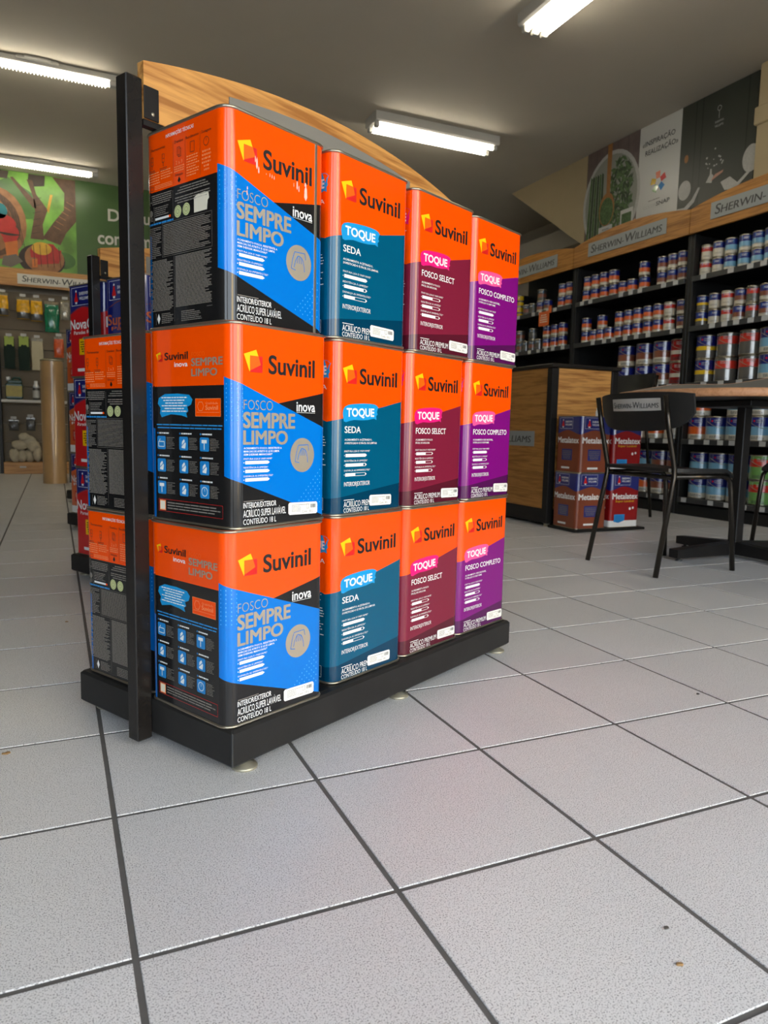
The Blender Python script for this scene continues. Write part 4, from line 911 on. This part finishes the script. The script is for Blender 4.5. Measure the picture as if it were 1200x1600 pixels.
# ------------------------------------------------------------------ back wall: mural, peg shelving and goods
YS = 9.25
mat('mural_green', (64, 94, 46), .35, var=.06, vscale=2); mat('leaf_bright', (112, 164, 66), .35, var=.5, vscale=3.2); mat('leaf_shadow', (70, 112, 48), .35, var=.3, vscale=4); mat('bark', (92, 66, 46), .5, var=.25, vscale=14); mat('bark_light', (150, 104, 66), .5, var=.2, vscale=14); mat('bark_dark', (58, 46, 38), .5, var=.2, vscale=14)
mat('m_red', (176, 46, 40), .45, var=.15, vscale=10); mat('m_yellow', (206, 160, 48), .45, var=.15, vscale=10); mat('m_teal', (30, 120, 130), .45); mat('m_orange', (198, 112, 48), .45, var=.15, vscale=10); mat('m_grey', (112, 104, 92), .5)
mb = MB().box(-3.0, YS - .02, 2.42, 3.2, YS, 3.597, 'mural_green'); A = Art()      # u from x=-3
X0 = 3.0; q = lambda x, z: (x + X0, z - 2.42)
A.rect(0, 0, X0 + .235, 1.175, 'leaf_bright', 1)
def mp(pts, m, l): A.poly([q(x, z) for x, z in pts], m, l)
blobp0 = lambda x, z, rx, rz, m, l: mp([(x + rx * math.cos(6.2832 * k / 18), z + rz * math.sin(6.2832 * k / 18)) for k in range(18)], m, l)
blobp0(-.35, 3.18, .26, .12, 'leaf_shadow', 1.5); blobp0(.08, 2.62, .14, .10, 'leaf_shadow', 1.5)
mp([(-.9, 3.30), (-.5, 3.52), (-.2, 3.34), (-.3, 3.2), (-.6, 3.1)], 'leaf_shadow', 1.6)
mp([(-.02, 3.59), (.235, 3.59), (.235, 3.10), (.12, 2.95), (.05, 2.80), (-.15, 2.86), (-.02, 3.06), (.10, 3.22), (.11, 3.42)], 'bark', 2)
mp([(-.28, 2.84), (-.13, 2.84), (-.14, 3.02), (-.08, 3.20), (-.20, 3.36), (-.24, 3.52), (-.30, 3.52), (-.24, 3.34), (-.22, 3.16), (-.25, 3.0)], 'bark', 3)
mp([(-.48, 3.52), (-.45, 3.53), (-.22, 3.29), (-.20, 3.20), (-.24, 3.20)], 'bark', 3); mp([(-.09, 3.20), (-.05, 3.38), (-.02, 3.38), (-.07, 3.16)], 'm_yellow', 3)
mp([(-.28, 3.59), (-.10, 3.59), (-.11, 3.47), (-.22, 3.45), (-.29, 3.50)], 'bark_dark', 2); mp([(-.60, 3.59), (-.49, 3.59), (-.51, 3.50), (-.62, 3.50)], 'bark_dark', 2)
def blobp(x, z, rx, rz, m, l, a0=0, a1=360, n=22): mp([(x + rx * math.cos(R(a0 + (a1 - a0) * k / n)), z + rz * math.sin(R(a0 + (a1 - a0) * k / n))) for k in range(n + 1)], m, l)
blobp(-.66, 2.98, .345, .42, 'bark_light', 4); blobp(-.68, 2.96, .30, .37, 'bark', 5); blobp(-.70, 2.95, .25, .31, 'bark_light', 6)
for k in range(7): A.line(q(-.62 + .035 * k, 3.36 - .045 * k), q(-.50 + .027 * k, 3.05 - .06 * k), .006, 'bark_dark', 7)
blobp(-.60, 2.98, .17, .11, 'm_red', 8); blobp(-.50, 2.88, .10, .10, 'm_red', 9); blobp(-.50, 2.88, .12, .035, 'bark_dark', 10, 180, 340); blobp(-.60, 3.12, .08, .09, 'm_teal', 8)
mp([(-.56, 2.78), (-.42, 2.80), (-.42, 2.60), (-.54, 2.58)], 'm_orange', 8); mp([(-.58, 2.60), (-.44, 2.64), (-.37, 2.56), (-.50, 2.48), (-.60, 2.50)], 'm_grey', 9); mp([(-.58, 2.80), (-.44, 2.84), (-.42, 2.80), (-.56, 2.76)], 'm_red', 10)
blobp(-.16, 2.60, .26, .19, 'bark_dark', 4); blobp(-.13, 2.62, .22, .18, 'bark_light', 5); mp([(-.28, 2.62), (.05, 2.62), (.05, 2.70), (-.03, 2.80), (-.22, 2.80), (-.29, 2.70)], 'm_red', 6); mp([(-.22, 2.54), (.03, 2.58), (.06, 2.74), (-.05, 2.70), (-.22, 2.66)], 'm_red', 7); blobp(-.16, 2.735, .11, .075, 'm_yellow', 8); mp([(-.27, 2.50), (-.21, 2.51), (-.21, 2.61), (-.27, 2.60)], 'm_orange', 9)
for k in range(6):
    A.line(q(-.02 + .03 * k, 3.02 + .06 * k), q(.06 + .03 * k, 2.98 + .06 * k), .007, 'bark_light', 3); A.line(q(-.26 + .006 * k, 2.9 + .08 * k), q(-.17 + .004 * k, 2.93 + .08 * k), .006, 'bark_dark', 4)
for k in range(5): A.line(q(-.25 + .07 * k, 2.79 - .01 * abs(k - 2)), q(-.24 + .072 * k, 2.52), .006, 'bark_dark', 10)
A.text('Descubra', X0 + .605, 3.165 - 2.42, .138, 'sign_pale', X0 + 1.40, .02, 2, .02, 5); A.text('com um', X0 + .48, 2.875 - 2.42, .15, 'sign_pale', X0 + 1.12, .02, 2, .02, 5)
A.lay(mb, lambda u, v, l: (u - X0, YS - .0205 - .0012 * l, 2.42 + v)); tag(mb.build('mural_panel'), 'green mural of a painted wooden figure and branches above the back shelving', 'mural')
bu = empty('peg_shelving', (0, 0, 0), 0, 'brown peg panel shelving with oak header on the back wall', 'shelving')
mat('peg', (128, 114, 92), .6, var=.05)
for k in range(9): MB().box(-.66, YS + .16, .16 + .23 * k, .80, YS + .185, .16 + .23 * k + .222, 'peg').build('slat', bu)
for x in (-.70, .80): MB().box(x, YS - .01, 0, x + .04, YS + .20, 2.28, 'black_shelf', .004).build('upright', bu)
hb = MB().box(-.98, YS - .035, 2.268, 1.9, YS - .005, 2.475, 'oak_plain').build('header_board', bu)
mb = MB().box(-.437, YS - .041, 2.295, .53, YS - .036, 2.415, 'sign_pale'); A = Art(); A.smallcaps(.05, .92, .028, .072, 'sign_text', 1)
A.lay(mb, lambda u, v, l: (-.437 + u, YS - .0412 - .0006 * l, 2.295 + v)); mb.build('sign_plate', hb)
MB().box(-.655, YS - .13, .872, .795, YS + .16, .905, 'lamp_body', .004).build('shelf', bu); MB().box(-.655, YS - .10, .0, .795, YS + .16, .145, 'oak_plain', .006).build('base', bu)
MB().box(-.48, YS - .102, .075, -.41, YS - .1005, .095, 'tag').build('price_tag', bu)
def hook(root, x, z, y0):
    h = MB().tube([(x, YS + .16, z), (x, y0 - .03, z), (x, y0 - .045, z + .012)], .004, 'steel', 6).build('hook', root); MB().box(x - .032, y0 - .049, z + .012, x + .032, y0 - .046, z + .045, 'tag').build('price_card', h)
mat('clear_bag', (150, 140, 110), .15, coat=.6, var=.2, vscale=40); mat('p_yellow', (226, 170, 30), .25, coat=.6, var=.25, vscale=30); mat('p_green', (24, 120, 84), .2, coat=.6, var=.25, vscale=40); mat('p_silver', (170, 164, 150), .2, .4, var=.25, vscale=40); mat('pad_green', (18, 40, 30), .8, bump=.3); mat('pad_cream', (196, 186, 154), .6, var=.05); mat('p_orange', (206, 84, 30), .3, coat=.4, var=.2, vscale=30); mat('card_lime', (160, 180, 70), .5)
def packet(x0, z0, x1, z1, m, label, card=None, depth=.05, y0=9.18, name='hanging_packet'):
    cx, w = (x0 + x1) / 2, x1 - x0; root = empty(name, (K * cx, K * y0, K * z0), 0, label, 'packet', 'goods hanging on the peg wall'); h = z1 - z0
    def fn(s): return lambda u, v: ((u - .5) * w * (1 - .05 * math.sin(9 * v)), s * (.004 + depth * .5 * (max(0, math.sin(math.pi * u)) * max(0, math.sin(math.pi * min(1, v * 1.12)))) ** .5 * (1 + .12 * math.sin(17 * u + 11 * v))), v * h * .94)
    MB().grid(fn(-1), 10, 12, m).grid(lambda u, v: fn(1)(1 - u, v), 10, 12, m).build('bag', root)
    if m == 'p_yellow': MB().grid(lambda u, v: (lambda p: (p[0] * 1.01, p[1] - .003, p[2]))(fn(-1)(u, .02 + v * .30)), 10, 4, 'shelf_dark').build('lower_print', root)
    if card: MB().box(-w * .42, -.012, h * .70, w * .42, -.004, h * 1.0, card).build('header_card', root)
    else: MB().box(-w * .5, -.006, h * .90, w * .5, .004, h * 1.0, 'clear_bag').build('bag_top', root)
    hk = MB().tube([(0, (YS + .16 - y0), h * .96), (0, -.03, h * .96), (0, -.045, h * .96 + .012)], .004, 'steel', 6).build('hook', root); MB().box(-.032, -.049, h * .96 + .014, .032, -.046, h * .96 + .046, 'tag').build('price_card', hk)
    return root
packet(-.655, 1.90, -.545, 2.165, 'p_yellow', 'yellow packet at the left edge of the top peg row')
packet(-.454, 1.875, -.314, 2.13, 'p_yellow', 'yellow packet second in the top peg row'); packet(-.302, 1.86, -.173, 2.13, 'p_yellow', 'yellow packet beside the long green packet')
packet(-.151, 1.74, .011, 2.11, 'p_green', 'long shiny green packet in the top peg row'); packet(.027, 1.90, .135, 2.135, 'p_silver', 'silver packet at the right of the top peg row')
packet(-.611, 1.275, -.490, 1.66, 'pad_green', 'dark green pad with lime card, left of two', 'card_lime', .03, 9.2); packet(-.455, 1.262, -.328, 1.67, 'pad_green', 'dark green pad with lime card, right of two', 'card_lime', .03, 9.2)
packet(-.308, 1.272, -.180, 1.66, 'pad_cream', 'cream coloured pad hanging on the middle peg row', None, .03, 9.2); packet(-.056, 1.44, .055, 1.69, 'p_orange', 'orange packet on the middle peg row', None, .04, 9.2)
packet(-.585, .53, -.475, .66, 'shelf_dark', 'small dark packet on the low peg row, left', None, .04, 9.2); packet(-.395, .53, -.295, .69, 'shelf_dark', 'small dark packet on the low peg row, right', None, .04, 9.2)
jr = empty('plastic_jug', (K * -.512, K * 9.19, K * .9055), 0, 'green plastic jug with yellow label on the low shelf', 'jug')
mat('jug_green', (22, 66, 52), .3); mat('jug_label', (170, 150, 40), .4, var=.1, vscale=30)
MB().box(-.095, -.06, 0, .095, .06, .20, 'jug_green', .018).box(-.07, -.045, .19, .09, .045, .235, 'jug_green', .016).build('body', jr); MB().tube([(-.02, 0, .23), (.0, 0, .262), (.06, 0, .262), (.075, 0, .22)], .014, 'jug_green', 8).build('handle', jr)
MB().lathe([(.024, .225), (.024, .268), (.020, .272), (.001, .272)], 'white_print', 14, -.062, 0, 0).build('cap', jr); MB().box(-.088, -.0635, .035, .088, -.0605, .165, 'jug_label', .001).build('label', jr)
def bottle(x, y, label):
    r = empty('spray_bottle', (K * x, K * y, K * .9055), 0, label, 'bottle', 'bottles on the low shelf'); MB().lathe([(.036, 0), (.040, .004), (.040, .13), (.034, .15)], 'shelf_dark', 18).build('body', r); MB().lathe([(.0405, .03), (.0405, .12)], 'china', 18, cap=False).build('label', r); MB().lathe([(.036, .15), (.034, .17), (.022, .20), (.021, .235), (.001, .237)], 'white_print', 16).build('cap', r)
bottle(-.272, 9.20, 'white capped bottle on the low shelf beside the jug'); bottle(-.165, 9.21, 'white capped bottle half hidden by the kraft roll')
mb = MB(); rnd = random.Random(2); mat('cloth', (196, 184, 158), .85, var=.12, vscale=20, bump=.5, bscale=40)
for k, (x, z, rx, rz) in enumerate(((-.53, .23, .06, .085), (-.45, .22, .055, .075), (-.37, .225, .055, .08), (-.28, .25, .05, .10), (-.48, .35, .09, .06), (-.38, .40, .10, .07), (-.32, .34, .08, .07), (-.42, .45, .07, .05))): mb.blob((x, 9.17 + .02 * (k % 3), z), (rx, .06, rz), 'cloth', k, .12)
tag(mb.build('cloth_bundle'), 'bundle of off white cloth on the base of the peg shelving', 'cloth')
# kraft roll in clear film and a slim dark roll behind it
mat('kraft', (176, 142, 96), .35, coat=.5, var=.06, vscale=6)
rr = empty('kraft_roll', (K * -.085, K * 7.62, 0), 0, 'tall kraft paper roll wrapped in clear film beside the stands', 'paper roll')
def rollf(u, v):
    t = u * 2 * math.pi; r = .112 * (1 + .05 * (1 - v) ** 2) * (1 + .012 * math.sin(7 * t + 6 * v) + .01 * math.sin(3 * t - 4 * v)); return (r * math.cos(t), r * math.sin(t), v * 1.27)
MB().grid(rollf, 36, 16, 'kraft').build('paper', rr); MB().lathe([(.04, 1.262), (.112, 1.27), (.114, 1.285), (.07, 1.30), (.03, 1.285)], 'clear_bag', 20, cap=True).build('film_end', rr)
dr = MB().lathe([(.045, 0), (.045, 1.22), (.035, 1.225), (.001, 1.225)], 'shelf_dark', 18).build('dark_roll', None, (K * .098, K * 7.68, 0)); tag(dr, 'slim dark grey roll standing right of the kraft roll', 'roll')

# ------------------------------------------------------------------ bits of litter on the tiles
mat('dry_leaf', (150, 118, 76), .8, var=.2, vscale=300); mat('dark_flake', (70, 66, 62), .8, var=.2, vscale=300)
def flake(x, y, s, m, label, seed):
    rnd = random.Random(seed); n = 9; p = [(s * rnd.uniform(.55, 1) * math.cos(6.283 * k / n), .7 * s * rnd.uniform(.5, 1) * math.sin(6.283 * k / n)) for k in range(n)]
    mb = MB(1.0); vs = [(a, b, .0004) for a, b in p] + [(a * .9, b * .9, .0016 + .0012 * rnd.random()) for a, b in p]
    mb.add(vs, [tuple(range(n))[::-1], tuple(range(n, 2 * n))] + [(k, (k + 1) % n, n + (k + 1) % n, n + k) for k in range(n)], m)
    tag(mb.build('litter_flake', None, (x, y, .0002)), label, 'litter', 'litter on the floor')
flake(0.6143, -0.1978, 0.0045, 'dark_flake', 'dark flake on the tile at lower right', 3)
flake(0.5809, -0.2517, 0.0055, 'dry_leaf', 'tan dried leaf scrap at lower right', 4)
flake(-0.1676, 0.6420, 0.0090, 'dry_leaf', 'brown leaf scrap at the left edge', 5)
flake(-0.0524, 1.5840, 0.0060, 'dry_leaf', 'small brown scrap on the aisle tiles', 6)
flake(1.3157, 0.4002, 0.0060, 'dark_flake', 'pale flake on the tiles at right', 7)
